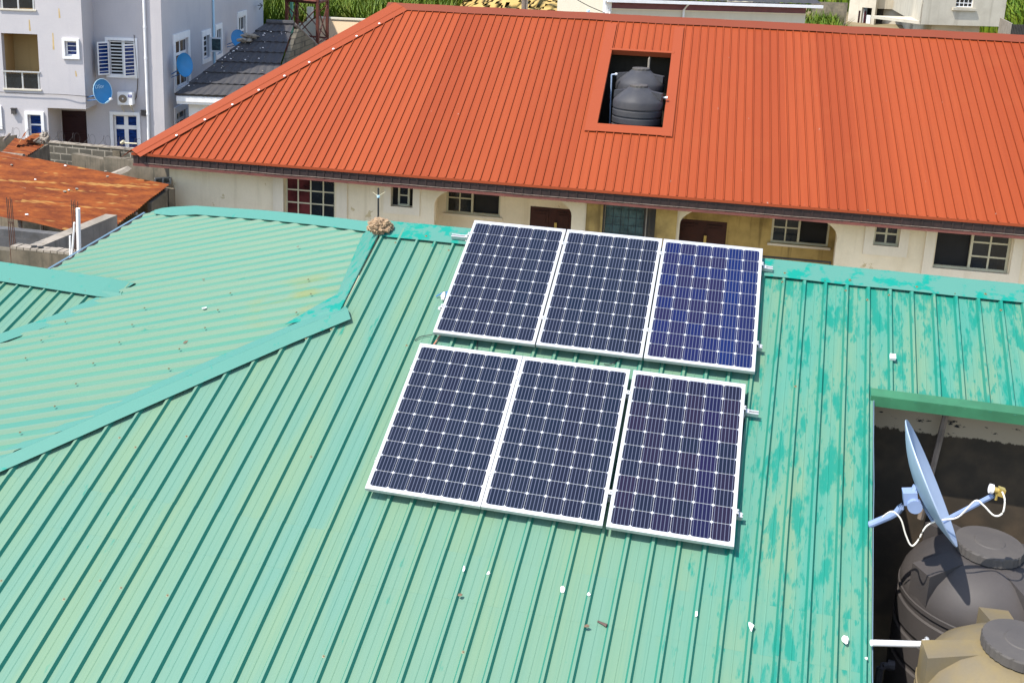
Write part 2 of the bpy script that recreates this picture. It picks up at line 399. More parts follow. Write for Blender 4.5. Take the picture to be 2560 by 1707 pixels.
def ribs(u0, u1, ph, per=.2, h=.031, base=.054, top=.022, crease=True):
    """cross section (u, height, kind of the strip that follows) of a box-rib sheet"""
    out = [(u0, 0, 0)]; k = floor((u0 - ph) / per) - 1
    while ph + k * per < u1 + per:
        c = ph + k * per; sl = (base - top) / 2
        for (x, hh, kd) in ((c - base / 2, 0, 1), (c - top / 2, h, 2), (c + top / 2, h, 1), (c + base / 2, 0, 0)) + (((c + per * .46, .0, 0), (c + per * .46 + .006, .0025, 0), (c + per * .46 + .012, 0, 0)) if crease else ()):
            if u0 < x < u1: out.append((x, hh, kd))
        k += 1
    out.append((u1, 0, 0)); return out
# ================================================================== GREEN ROOF HOUSE
YR, TANF = 10.745, .5123                         # ridge line and pitch of the main slope
ZR = 6.139
NF = V((0, -TANF, 1)).normalized(); UPF = V((0, 1, TANF)).normalized()
def zF(y): return ZR + TANF * (y - YR)
SK = .04                                          # the sheets run slightly out of square
def PF(u, y, h=0.0): return V((u + SK * (y - YR), y, zF(y))) + NF * h
def onF(px, py, h=0.0): return hit(px, py, NF, V((0, YR, ZR)) + NF * h)
KX, KY = -3.70, 9.53
KZ = zF(KY)
house = thing('green_roof_house', 'house under faded green ribbed metal roof slopes carrying the six solar panels', 'house', (-1.5, 8.5, 0))
def hipY(u):  # on the front hip
    s = .83; return (KY + s * (u - SK * YR - KX)) / (1 - s * SK)
mb = MB(); UV_V = 1.372
def f_strip(us, ytop, ybot):
    for (a, ha, ka), (b, hb, kb) in zip(us, us[1:]):
        ta, tb = ytop(a), ytop(b); ba, bb = ybot(a), ybot(b)
        n = 3
        for k in range(n):
            p = [k / n, (k + 1) / n]
            ya0, ya1 = ta + (ba - ta) * p[0], ta + (ba - ta) * p[1]; yb0, yb1 = tb + (bb - tb) * p[0], tb + (bb - tb) * p[1]
            pts = [PF(a, ya1, ha), PF(b, yb1, hb), PF(b, yb0, hb), PF(a, ya0, ha)]
            mb.face(pts, 1 if ka == 1 else 0, [(a, (YR - ya1) * 1.124), (b, (YR - yb1) * 1.124), (b, (YR - yb0) * 1.124), (a, (YR - ya0) * 1.124)])
PH = .733 - .010
f_strip(ribs(KX - .0, UV_V, PH), lambda u: YR, lambda u: 3.6)
f_strip(ribs(UV_V, 6.5, PH), lambda u: YR, lambda u: 9.30)
f_strip(ribs(-8.2, KX, PH), lambda u: hipY(u) + .05, lambda u: 3.6)
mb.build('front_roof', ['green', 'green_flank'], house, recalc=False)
# lap joints: short overlapping sheet ends across the slope
mb = MB()
for y in (9.45, 7.05): 
    for (a, ha, ka), (b, hb, kb) in zip(ribs(KX + .02 if y > KY - .1 else -6.0 if y < 8 else KX, UV_V - .01, PH), ribs(KX + .02 if y > KY - .1 else -6.0 if y < 8 else KX, UV_V - .01, PH)[1:]):
        if y > 9: continue
        if (PF(a, y).x < KX) and y > hipY(a) - .1: continue
        mb.face([PF(a, y - .004, ha + .0006), PF(b, y - .004, hb + .0006), PF(b, y + .35, hb + .0035), PF(a, y + .35, ha + .0035)], 1 if ka == 1 else 0,
                [(a, (YR - y) * 1.124 + .3), (b, (YR - y) * 1.124 + .3), (b, (YR - y) * 1.124 - .05), (a, (YR - y) * 1.124 - .05)])
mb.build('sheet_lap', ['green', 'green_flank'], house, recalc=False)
# ridge cap
def fold(mb, line, wf, wb, nf, nb, th=.004, mat=0, segs=1):
    """folded capping along a polyline: wf / wb = vectors of the two wings per point"""
    for (p, a, b), (q, c, d) in zip(line, line[1:]):
        p, q = V(p), V(q)
        mb.prism([p, q, q + V(c), p + V(a)], nf * th, mat)
        mb.prism([p, p + V(b), q + V(d), q], nb * th, mat)
def wob(x, a=.006): return a * noise.noise(V((x * 1.3, 3.1, 0))) + a * .6 * noise.noise(V((x * 4.1, 9.7, 0)))
mb = MB(); ln = []
NB_ = V((0, TANF, 1)).normalized()
x = KX - .03
while x < 6.6:
    p = V((x, YR + .01, ZR + .040 + wob(x)))
    ln.append((p, V((0, -.225, -.225 * TANF - .002 + wob(x + 9, .006))), V((0, .22, -.22 * TANF)))); x += .25
fold(mb, ln, 0, 0, NF, NB_)
mb.build('ridge_cap', 'flash_worn', house)
# left plane (hip end)
GX, GY = .25, .188
def zE(x, y): return KZ + .0 + GX * (x - KX) + GY * (y - KY)
NE = V((-GX, -GY, 1)).normalized()
def onE(px, py, h=0.0): return hit(px, py, NE, V((KX, KY, KZ)) + NE * h)
CE = V((-.9968, -.080, 0)); EE = V((-.080, .9968, 0)); O2 = V((KX, KY, 0))
def PE(a, b, h=0.0):      # a down the sheet, b across the ribs
    q = O2 + CE * a + EE * b; q.z = zE(q.x, q.y); return q + NE * h
def ab(p): q = V((p[0], p[1], 0)) - O2; return q.dot(CE), q.dot(EE)
L1, L2 = onE(381, 528), onE(131, 675); WJ = onE(332, 714)
nW = V((0, -.4, 1))
def onW(px, py): return hit(px, py, nW, WJ)
VA = [onW(285, 747), onW(164, 798), onW(0, 855)]
VA.append(VA[2] + (VA[2] - VA[1]) * 3)
APX = onE(923, 556)
HP = [V((KX, KY, 0)), V((-6.154, 7.49, 0)), V((-8.8, 5.29, 0))]
GB = onE(909, 592); GB2 = onE(846, 742)
right = sorted([ab(p) for p in (L1 + V((-.1, .06, 0)), APX, GB, GB2, V((KX - .02, KY, 0)), HP[1], HP[2])], key=lambda t: t[1])
left = sorted([ab(p) for p in (L1, L2, WJ + V((-1.9, .1, 0)))] + [ab(WJ + V((-.25, 0, 0)))] + [ab(p + V((-.22, .0, 0))) for p in VA], key=lambda t: t[1])
def lerp(tab, b):
    if b <= tab[0][1]: return tab[0][0]
    for (a0, b0), (a1, b1) in zip(tab, tab[1:]):
        if b <= b1: return a0 + (a1 - a0) * (b - b0) / max(1e-6, b1 - b0)
    return tab[-1][0]
mb = MB(); prof = ribs(-3.9, ab(L1)[1] + .02, .05, .2, .026, .085, .03, False)
for (a, ha, ka), (b, hb, kb) in zip(prof, prof[1:]):
    r0, r1, l0, l1 = lerp(right, a), lerp(right, b), lerp(left, a), lerp(left, b)
    if l0 <= r0 or l1 <= r1: continue
    n = 4
    for k in range(n):
        q0, q1 = k / n, (k + 1) / n
        A0, A1, B0, B1 = r0 + (l0 - r0) * q0, r0 + (l0 - r0) * q1, r1 + (l1 - r1) * q0, r1 + (l1 - r1) * q1
        mb.face([PE(A0, a, ha), PE(A1, a, ha), PE(B1, b, hb), PE(B0, b, hb)], 1 if ka else 0, [(a - 20, A0 + 3), (a - 20, A1 + 3), (b - 20, B1 + 3), (b - 20, B0 + 3)])
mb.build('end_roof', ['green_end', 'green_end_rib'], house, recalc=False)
# eave trim under the jagged sheet ends
mb = MB(); dr = (L1 - L2).normalized(); T0, T1 = L2 - dr * .5, L1 - dr * .05
def strip(x0, z0, x1, z1, mat, th=.004): mb.prism([T0 + V((x0, 0, z0)), T1 + V((x0, 0, z0)), T1 + V((x1, 0, z1)), T0 + V((x1, 0, z1))], V((0, 0, th)), mat)
strip(.05, -.012, -.075, -.022, 1); strip(-.075, -.012, -.105, -.008, 0)  # near-black strip paints the shaded gaps under the sheet ends
mb.build('eave_trim', ['edgeblue', 'void'], house)
# wing
mb = MB(); WL = atZ(-60, 655, WJ.z); wd = (WL - WJ); wd.z = 0; wlen = wd.length; wd.normalize()
prof = ribs(-.3, wlen, .04)
def lineval(x):   # valley line y at a given x
    pts = [(p.x, p.y) for p in [WJ + V((.22, -.14, 0))] + VA]
    for (x0, y0), (x1, y1) in zip(pts, pts[1:]):
        if x >= x1: return y0 + (y1 - y0) * (x - x0) / (x1 - x0)
    return pts[-1][1]
rd = V((-.045, -1, -.4))
for (a, ha, ka), (b, hb, kb) in zip(prof, prof[1:]):
    def pt(t, hh, q):
        p = WJ + wd * t; L = p.y - lineval(p.x); L = max(.02, L * 1.02) if p.x > VA[2].x - 1.6 else 3.2
        return p + rd * (L * q) + V((0, -.371, .928)) * (hh + .004)
    for q0, q1 in ((0, .5), (.5, 1)):
        mb.face([pt(a, ha, q1), pt(b, hb, q1), pt(b, hb, q0), pt(a, ha, q0)], 1 if ka == 1 else 0, [(a - 9, q1 * 2 + 1), (b - 9, q1 * 2 + 1), (b - 9, q0 * 2 + 1), (a - 9, q0 * 2 + 1)])
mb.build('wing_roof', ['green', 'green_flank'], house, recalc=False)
mb = MB(); ln = []
for k in range(9):
    t = -.02 + (wlen + .1) * k / 8; p = WJ + wd * t + V((0, 0, .05)); wdt = .32 if k else .02
    ln.append((p, V((.0 if k else -.0, -wdt, -wdt * .4)), V((0, wdt, -wdt * .45))))
ln[0] = (WJ + V((.02, 0, .028)), V((-.16, -.28, -.115)), V((0, .32, -.14)))
fold(mb, ln, 0, 0, V((0, -.37, .93)), V((0, .37, .93)))
mb.build('wing_ridge_cap', 'flash', house)
mb = MB(); vp = [WJ + V((-.12, -.22, -.06))] + VA
for p, q in zip(vp, vp[1:]):
    mb.prism([p + V((-.16, 0, .026)), p + V((.10, .0, .030)), q + V((.10, .0, .030)), q + V((-.16, 0, .026))], V((0, 0, .004)))
mb.build('valley_flashing', 'flash', house)
mb = MB()                                                     # hidden far slopes
mb.face([WJ, WL, WL + V((0, 3, -1.2)), WJ + V((-2.2, 3, -1.2))], 0, [(0, 0), (2, 0), (2, 2), (0, 2)])
mb.face([PF(KX, YR) + V((0, .01, 0)), V((6.5, YR + .01, ZR)), V((6.5, 16, ZR - 5.25 * TANF)), V((KX, 16, ZR - 5.25 * TANF))], 0, [(0, 0), (10, 0), (10, 6), (0, 6)])
mb.face([APX + V((0, .02, -.01)), L1 + V((0, .02, -.01)), L1 + V((.3, 2.3, -1.1)), V((KX - .02, 16, ZR - 5.25 * TANF)), V((KX - .02, YR + .2, ZR - .1))], 0, [(0, 0), (5, 0), (5, 3), (0, 6), (0, 2)])
mb.build('back_roof', 'green', house)
# back hip cap (light coloured, wavy) and front hip cap
mb = MB(); ln = []; cr = [(386, 526), (405, 521), (430, 518), (489, 515), (560, 520), (655, 526), (760, 536), (850, 546), (923, 555), (950, 560)]
for k, c in enumerate(cr):
    p = onE(*c, .055)
    fw = V((.17, -.30, 0)) * (.25 if k == 0 else .7 if k == 1 else 1); fw.z = GX * fw.x + GY * fw.y - .028
    ln.append((p, fw, V((-.1, .3, -.14))))
fold(mb, ln, 0, 0, NE, V((0, .4, .9)).normalized())
mb.build('back_hip_cap', 'flash', house)
mb = MB(); ln = []
for k in range(13):
    t = k / 12 * 2.1; p = HP[0].lerp(HP[1], t) if t <= 1 else HP[1].lerp(HP[2], t - 1)
    p = V((p.x, p.y, zF(p.y) + .060 + wob(t * 5, .005)))
    a = V((.075, -.105, 0)); a.z = a.y * TANF - .014
    bb = V((-.10, .13, 0)); bb.z = GX * bb.x + GY * bb.y - .012
    ln.append((p + V((.03, -.02, 0)) if k == 0 else p, a, bb))
fold(mb, ln, 0, 0, NF, NE)
mb.build('hip_cap', 'flash', house)
# smooth flashing between the ridge end, the gablet edge and the end slope
mb = MB(); e0 = [V((KX - .02 + SK * 0, YR, ZR + .05)), V((KX - .035, 10.1, zF(10.1) + .048)), V((KX - .045, KY, KZ + .055)), V((KX - .03, KY - .1, zF(KY - .1) + .05))]
e1 = [GB + NE * .034, GB.lerp(GB2, .5) + NE * .034, GB2 + NE * .036, GB2 + V((-.35, -.55, 0))]
e1[3].z = zE(e1[3].x, e1[3].y) + .035
for k in range(3): mb.prism([e0[k], e0[k + 1], e1[k + 1], e1[k]], V((0, 0, .004)), 0)
for k in range(2): mb.prism([e0[k], e0[k + 1], e0[k + 1] + V((0, 0, -.03)), e0[k] + V((0, 0, -.03))], V((.004, 0, 0)), 0)
mb.build('gablet_flashing', 'flash_worn', house)
# roof opening at the right: edge flashings, shaft walls
mb = MB(); q0, q1 = PF(UV_V, 9.30), PF(6.5, 9.30)
mb.prism([q0 + V((-.02, -.01, .036)), q1 + V((0, -.01, .036)), q1 + V((0, .07, .075)), q0 + V((-.02, .07, .075))], V((0, 0, .004)), 0)
mb.prism([q0 + V((-.02, -.012, .036)), q1 + V((0, -.012, .036)), q1 + V((0, -.014, -.055)), q0 + V((-.02, -.014, -.055))], V((0, .004, 0)), 0)
mb.build('opening_flashing', 'trim_green', house)
mb = MB(); a, b = PF(UV_V, 9.30), PF(UV_V, 3.6)
n = 14; pts = [a.lerp(b, k / n) + V((.004 + .006 * noise.noise(V((k * .7, 0, 4))), 0, 0)) for k in range(n + 1)]
for p, q in zip(pts, pts[1:]): mb.prism([p + NF * .006, q + NF * .006, q - NF * .055 + V((.004, 0, 0)), p - NF * .055 + V((.004, 0, 0))], V((.006, 0, 0)), 0)
mb.build('opening_edge', 'edgeblue', house)
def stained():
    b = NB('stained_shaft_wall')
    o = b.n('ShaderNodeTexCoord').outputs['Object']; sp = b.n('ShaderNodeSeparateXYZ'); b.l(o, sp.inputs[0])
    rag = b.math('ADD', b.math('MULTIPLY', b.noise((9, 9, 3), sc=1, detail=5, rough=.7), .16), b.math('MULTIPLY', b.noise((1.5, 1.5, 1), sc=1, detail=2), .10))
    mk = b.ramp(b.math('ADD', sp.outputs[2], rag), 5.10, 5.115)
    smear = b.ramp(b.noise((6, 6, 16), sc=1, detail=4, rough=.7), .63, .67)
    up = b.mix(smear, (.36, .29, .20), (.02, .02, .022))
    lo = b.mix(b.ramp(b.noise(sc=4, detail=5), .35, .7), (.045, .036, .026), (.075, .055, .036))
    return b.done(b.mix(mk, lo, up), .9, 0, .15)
M['stained'] = stained()
mb = MB()
mb.box((1.25, 9.72, 2.0), (6, 0, 0), (0, .15, 0), (0, 0, 3.42))
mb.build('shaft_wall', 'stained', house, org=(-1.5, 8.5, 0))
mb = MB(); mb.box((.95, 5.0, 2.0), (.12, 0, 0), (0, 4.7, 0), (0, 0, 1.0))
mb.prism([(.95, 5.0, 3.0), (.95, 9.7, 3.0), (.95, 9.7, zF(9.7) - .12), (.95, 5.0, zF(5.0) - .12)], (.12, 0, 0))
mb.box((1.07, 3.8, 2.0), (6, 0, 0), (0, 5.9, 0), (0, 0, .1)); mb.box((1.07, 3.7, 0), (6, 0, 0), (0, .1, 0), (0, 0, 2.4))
mb.build('shaft_lining', 'void', house)  # shaft walls and floor have their shade painted in as near-black
mb = MB(); tp = atY(2368, 1030, 9.62); bt_ = atY(2318, 1235, 9.62); mb.tube([tp + V((0, 0, .08)), bt_ + V((-.03, 0, -.25))], .028, 6); mb.build('timber_strut', 'wood', house)
# walls
for bxs in (((-8.4, 4.2, 0), (9.3, 0, 0), (0, .2, 0), (0, 0, 2.7)), ((-3.6, 15.2, 0), (9, 0, 0), (0, .2, 0), (0, 0, 3.7)), ((-8.4, 4.4, 0), (.2, 0, 0), (0, 9.0, 0), (0, 0, 3.2))):
    mb = MB(); mb.box(*bxs); mb.build('wall', 'cream', house)
# roofing screws (brass, on the ribs)
SCM = {}
def screw(p, n, r=.011):
    key = (round(r, 3), round(n.x, 2), round(n.y, 2))
    if key not in SCM:
        mb = MB(); mb.lathe([(r * 1.25, 0), (r * 1.2, .004), (r * .55, .0045), (r * .5, .010), (0, .0105)], (0, 0, 0), n, 8)
        for k in range(len(mb.m)): mb.m[k] = 1 if k >= 16 else 0
        o = mb.build('roof_screw', ['screw', 'screwdark'], house, org=(0, 0, 0), recalc=False); SCM[key] = o.data
    else:
        o = bpy.data.objects.new('roof_screw', SCM[key]); COL.objects.link(o); o.parent = house
    o.location = V(p) - ORG[house.name]
rng = random.Random(3)
for y in (10.45, 9.2, 7.9, 6.6, 5.4):
    for k in range(-36, 12):
        u = PH + k * .2
        if rng.random() < .55: continue
        p = PF(u - .012, y + rng.uniform(-.12, .12), .028)
        if p.x < KX + .1 and p.y > hipY(u) - .15: continue
        if u > UV_V - .05 and y < 9.4: continue
        if -2.9 < p.x < .4 and 7.6 < p.y < 10.8: continue
        screw(p, NF)
for k in range(16):
    x = -3.2 + k * .62
    if -2.8 < x < .3: continue
    screw(V((x, YR - .16, ZR + .038 - .16 * TANF)), NF, .012)
for k in range(40):
    a = .6 + (k % 5) * 1.0 + rng.uniform(-.1, .1); b = -1.9 + .4 * (k // 5) + .05
    if lerp(right, b) + .2 < a < lerp(left, b) - .2: screw(PE(a, b, .026), NE, .010)
for k in range(5): 
    p = WJ + wd * (.5 + k * .55) + V((0, -.26, -.06)); screw(p, V((0, -.37, .93)), .014)
# ================================================================== SOLAR PANELS
PW, PHh, PD = .992, 1.65, .035
TOP = onF(1186.6, 550.6, .125)
def pmat(x, s):       # x = left edge, s = distance down the slope of the panel's top edge
    c = V((TOP.x + x + PW / 2, TOP.y, TOP.z)) - UPF * (s + PHh / 2)
    R3 = Matrix((V((1, 0, 0)), UPF, NF)).transposed()
    return Matrix.Translation(c) @ R3.to_4x4()
PANEL_X = [(0, 0), (PW + .014, 0), (2 * PW + .028, 0), (-.080, 1.8078), (-.080 + PW + .006, 1.8078), (-.080 + 2 * PW + .036, 1.8078)]
def make_panel(label, cm, mtx):
    t = thing('solar_panel', label, 'solar panel', (0, 0, 0), 'solar panels on the green roof')
    a, h = PW / 2, PHh / 2; fb = .028; mb = MB()
    for (x0, x1, y0, y1) in ((-a, -a + fb, -h, h), (a - fb, a, -h, h), (-a + fb, a - fb, -h, -h + fb), (-a + fb, a - fb, h - fb, h)):
        mb.box((x0, y0, -PD), (x1 - x0, 0, 0), (0, y1 - y0, 0), (0, 0, PD))
    mb.build('frame', 'alu', t)
    mb = MB(); mb.box((-a + .004, -h + .004, -.012), (2 * a - .008, 0, 0), (0, 2 * h - .008, 0), (0, 0, .006)); mb.build('backsheet', 'backsheet', t)
    mb = MB(); p = .1555; c = .1525; ch = .013
    x0 = -3 * p + (p - c) / 2; y0 = -5 * .1575 + .002
    for i in range(6):
        for j in range(10):
            X, Y = x0 + i * p, y0 + j * .1575; D = .154
            pts = [(ch, 0), (c - ch, 0), (c, ch), (c, D - ch), (c - ch, D), (ch, D), (0, D - ch), (0, ch)]
            mb.face([(X + q[0], Y + q[1], -.0045) for q in pts], 0, [(i + .001 + .998 * q[0] / c, j + .001 + .998 * q[1] / D) for q in pts])
    mb.build('cells', cm, t)
    t.matrix_world = mtx
    return t
plabels = ['solar panel at the left end of the upper row, nearest the tan lump',
           'middle solar panel of the upper row, with dark navy cells',
           'bright blue solar panel at the right end of the upper row',
           'solar panel at the left end of the lower row, reaching furthest left',
           'middle solar panel of the lower row, with wide gap at its right',
           'violet tinted solar panel at the right end of the lower row']
protos = {}
for k, (x, s) in enumerate(PANEL_X):
    cm = {2: 'cell_b', 5: 'cell_c'}.get(k, 'cell_a')
    if cm in protos: dup(protos[cm], plabels[k], pmat(x, s))
    else: protos[cm] = make_panel(plabels[k], cm, pmat(x, s))
# rails with clamps
def rail(label, s, x0, x1, gaps, ends):
    c = V((TOP.x + x0, TOP.y, TOP.z)) - UPF * s - NF * PD
    t = thing('mounting_rail', label, 'rail', c, 'rails under the solar panels')
    ux = V((1, 0, 0)); L = x1 - x0
    mb = MB()
    for (y0, y1, z0, z1) in ((-.020, .020, -.045, -.030), (-.020, -.008, -.030, -.003), (.008, .020, -.030, -.003), (-.012, .012, -.030, -.022)):
        mb.box(c + UPF * y0 + NF * z0, ux * L, UPF * (y1 - y0), NF * (z1 - z0))
    mb.build('rail', 'alu', t)
    for g in gaps:
        q = V((TOP.x + g, TOP.y, TOP.z)) - UPF * s; mb = MB()
        mb.box(q - ux * .02 - UPF * .022 + NF * .001, ux * .04, UPF * .044, NF * .006); mb.lathe([(.008, 0), (.008, .012), (0, .013)], q + NF * .006, NF, 8)
        mb.build('clamp', 'alu', t)
    for g, sg in ends:
        q = V((TOP.x + g, TOP.y, TOP.z)) - UPF * s; mb = MB()
        mb.box(q - UPF * .022 + NF * .001 - ux * (.014 if sg > 0 else -.014), ux * sg * .03, UPF * .044, NF * .005)
        mb.box(q - UPF * .022 + NF * .001 + ux * sg * .014, ux * sg * .005, UPF * .044, -NF * .04)
        mb.box(q - UPF * .022 - NF * .038 + ux * sg * .019, ux * sg * .028, UPF * .044, NF * .005)
        mb.lathe([(.008, 0), (.008, .014), (0, .015)], q + ux * sg * .006 + NF * .006, NF, 8)
        mb.build('end_clamp', 'alu', t)
    for k in range(4):
        q = c + ux * (.15 + k * (L - .3) / 3) - NF * .045; mb = MB(); mb.box(q - UPF * .03, ux * .04, UPF * .06, -NF * .05); mb.build('foot', 'alu', t)
X3 = 3 * PW + .028
rail('upper rail of the top row, its white stub sticking out left under the first panel', .225, -.20, X3 + .11, [PW + .007, 2 * PW + .021], [(0, -1), (X3, 1)])
rail('lower rail of the top row, short stub showing right of the blue panel', 1.30, -.03, X3 + .055, [PW + .007, 2 * PW + .021], [(0, -1), (X3, 1)])
X4 = -.080
rail('upper rail of the bottom row, long stub sticking out right of the violet panel', 1.8078 + .27, X4 - .02, X4 + X3 + .135, [X4 + PW + .003, X4 + 2 * PW + .021], [(X4 + X3 + .008, 1)])
rail('lower rail of the bottom row, small stub low on the right edge', 1.8078 + 1.33, X4 - .02, X4 + X3 + .06, [X4 + PW + .003, X4 + 2 * PW + .021], [(X4 + X3 + .008, 1)])
# cables by the panels
def cable(name, label, pts, r, mat, cat='cable'):
    P = [V(p) for p in pts]; out = []
    for k in range(len(P) - 1):
        p0, p1, p2, p3 = P[max(k - 1, 0)], P[k], P[k + 1], P[min(k + 2, len(P) - 1)]
        for q in range(6):
            t = q / 6; out.append(.5 * ((2 * p1) + (p2 - p0) * t + (2 * p0 - 5 * p1 + 4 * p2 - p3) * t * t + (3 * p1 - p0 - 3 * p2 + p3) * t ** 3))
    out.append(P[-1]); mb = MB(); mb.tube(out, r, 6)
    return tag(mb.build(name, mat, smooth=True), label, cat)
cable('cable', 'thin black wire lying left of the gap between the panel rows', [onF(1100, 833, .05), onF(1070, 838, .02), onF(1050, 842, .02), onF(1037, 851, .012)], .004, 'black')
cable('cable', 'reddish wire crossing the gap between the panel rows at the left', [onF(1104, 832, .04), onF(1095, 846, .02), onF(1084, 862, .02)], .007, 'redwire')
cable('cable', 'black wire crossing the gap below the first upper panel', [onF(1195, 848, .04), onF(1194, 858, .02), onF(1191, 876, .02)], .004, 'black')
cable('cable', 'black wire looping out below the middle upper panel', [onF(1553, 893, .04), onF(1540, 903, .03), onF(1524, 911, .015), onF(1510, 910, .015)], .004, 'black')
t = thing('cable_connector', 'white and blue plug hanging at the left edge of the first upper panel', 'connector', onF(1112, 738, .03))
mb = MB(); mb.tube([onF(1126, 722, .08), onF(1120, 734, .06), onF(1116, 752, .03)], [.008, .018, .012], 8); mb.build('plug', 'bluedark', t, smooth=True)
mb = MB(); mb.tube([onF(1111, 731, .05), onF(1108, 740, .04), onF(1107, 750, .03)], [.012, .026, .014], 8); mb.build('wrap', 'paper', t, smooth=True)
mb = MB(); mb.tube([onF(1121, 729, .06), onF(1105, 733, .04), onF(1090, 741, .02)], .006, 6); mb.build('lead', 'bluedark', t)
# ================================================================== SMALL THINGS ON THE GREEN ROOF
def lump(mb, c, r, seed, sub=4, amp=.25, fr=2.5, up=V((0, 0, 1))):
    bm = bmesh.new(); bmesh.ops.create_icosphere(bm, subdivisions=sub, radius=1)
    i = len(mb.v)
    for v in bm.verts:
        p = v.co.normalized(); k = 1 + amp * noise.noise(p * fr + V((seed, 0, 0))) + amp * .5 * noise.noise(p * fr * 3.7 + V((0, seed, 0))) + amp * .35 * noise.noise(p * fr * 9 + V((0, 0, seed)))
        mb.v.append(V(c) + V((p.x * r[0], p.y * r[1], p.z * r[2])) * k)
    for f in bm.faces: mb.f.append([i + v.index for v in f.verts]); mb.m.append(0); mb.uv.append(None)
    bm.free()
mb = MB(); cN = onF(950, 566, .06); lump(mb, cN, (.135, .12, .085), 3, 5, .30, 3.2)
tag(mb.build('clay_nest', 'straw'), 'rough tan clay lump sitting on the end of the green ridge', 'nest')
t = thing('tv_antenna', 'thin pole aerial with crossed arms rising behind the tan lump', 'antenna', (cN.x - .08, 11.4, 5.2))
pA = atY(947, 556, 11.4); pB = atY(946, 470, 11.4); pM = atY(946, 491, 11.4)
mb = MB(); mb.tube([V((pA.x, 11.4, 5.3)), pB], .011, 6); mb.build('pole', 'iron', t)
for q in ((932, 481), (963, 480)):
    mb = MB(); mb.tube([pM, atY(*q, 11.4)], .0035, 5); mb.build('arm', 'frame', t)
mb = MB(); mb.lathe([(.0, -.02), (.017, -.014), (.018, .01), (0, .02)], pM, n=12); mb.build('junction_box', 'dishrim', t, smooth=True)
def scrap(px, label, w=.05, h=.07, mat='paper', on=onF, nrm=NF, name='paper_scrap', cat='litter', sd=0):
    r = random.Random(sd); c = on(px[0], px[1], .032 if on is onF else .03); ux = V((1, .2, 0)); ux = (ux - nrm * ux.dot(nrm)).normalized(); uy = nrm.cross(ux)
    mb = MB(); n = 7; ring = []
    for k in range(n):
        q = 2 * pi * k / n + r.uniform(-.3, .3); ring.append(c + ux * cos(q) * w * r.uniform(.45, .9) / 2 + uy * sin(q) * h * r.uniform(.45, .9) / 2 + nrm * r.uniform(0, .014))
    mb.prism(ring, nrm * .003)
    return tag(mb.build(name, mat), label, cat)
sc_ = [((1160, 1423), 'white scrap left of the two small white scraps below the panels', .025, .07), ((1221, 1433), 'tiny white scrap right of another below the first lower panel', .035, .04),
       ((1406, 1474), 'upright white scrap below the middle lower panel', .05, .09), ((1472, 1486), 'small white scrap beside a screw below the middle lower panel', .04, .04),
       ((1741, 1535), 'white scrap low on the slope, below the violet panel', .035, .07), ((1877, 1566), 'largest white scrap, low on the slope near the roof opening', .06, .10),
       ((2112, 1598), 'crumpled white scrap by the roof opening edge, near white pipe', .07, .09), ((2166, 1645), 'small white scrap at the very edge of the roof opening', .03, .035)]
for k, (p, l, a, b) in enumerate(sc_): scrap(p, l, a, b, sd=k)
c = onF(2233, 901, .034); mb = MB(); mb.box(c - V((.03, 0, 0)), V((.05, 0, 0)), UPF * .055, NF * .03)
tag(mb.build('foam_piece', 'paper'), 'pale block stuck on a rib right of the panels', 'litter')
c0, c1 = onF(1494, 1552, .01), onF(1517, 1563, .015); mb = MB(); mb.tube([c0, c0.lerp(c1, .6), c1], [.007, .010, .014], 6)
tag(mb.build('twig', 'twig'), 'brown twig lying on the slope below the panels', 'twig')
for k, (p, l) in enumerate([((464, 857), 'curled dry leaf near the front hip cap'), ((744, 618), 'dry leaf high on the left slope, nearest the tan lump'), ((510, 700), 'dark dry leaf in the middle of the left slope'), ((1150, 1487), 'dark crumb on a rib below the first lower panel'), ((1467, 1566), 'dark crumb left of the brown twig')]):
    e = k < 3; scrap(p, l, .09 if k == 0 else .05, .04, 'leafdry', onE if e else onF, NE if e else NF, 'dry_leaf' if e else 'dirt_crumb', 'leaf' if e else 'litter', 20 + k)
scrap((512, 772), 'white and blue wrapper lying on the left slope', .11, .05, 'paper', onE, NE, 'wrapper', 'litter', 31)
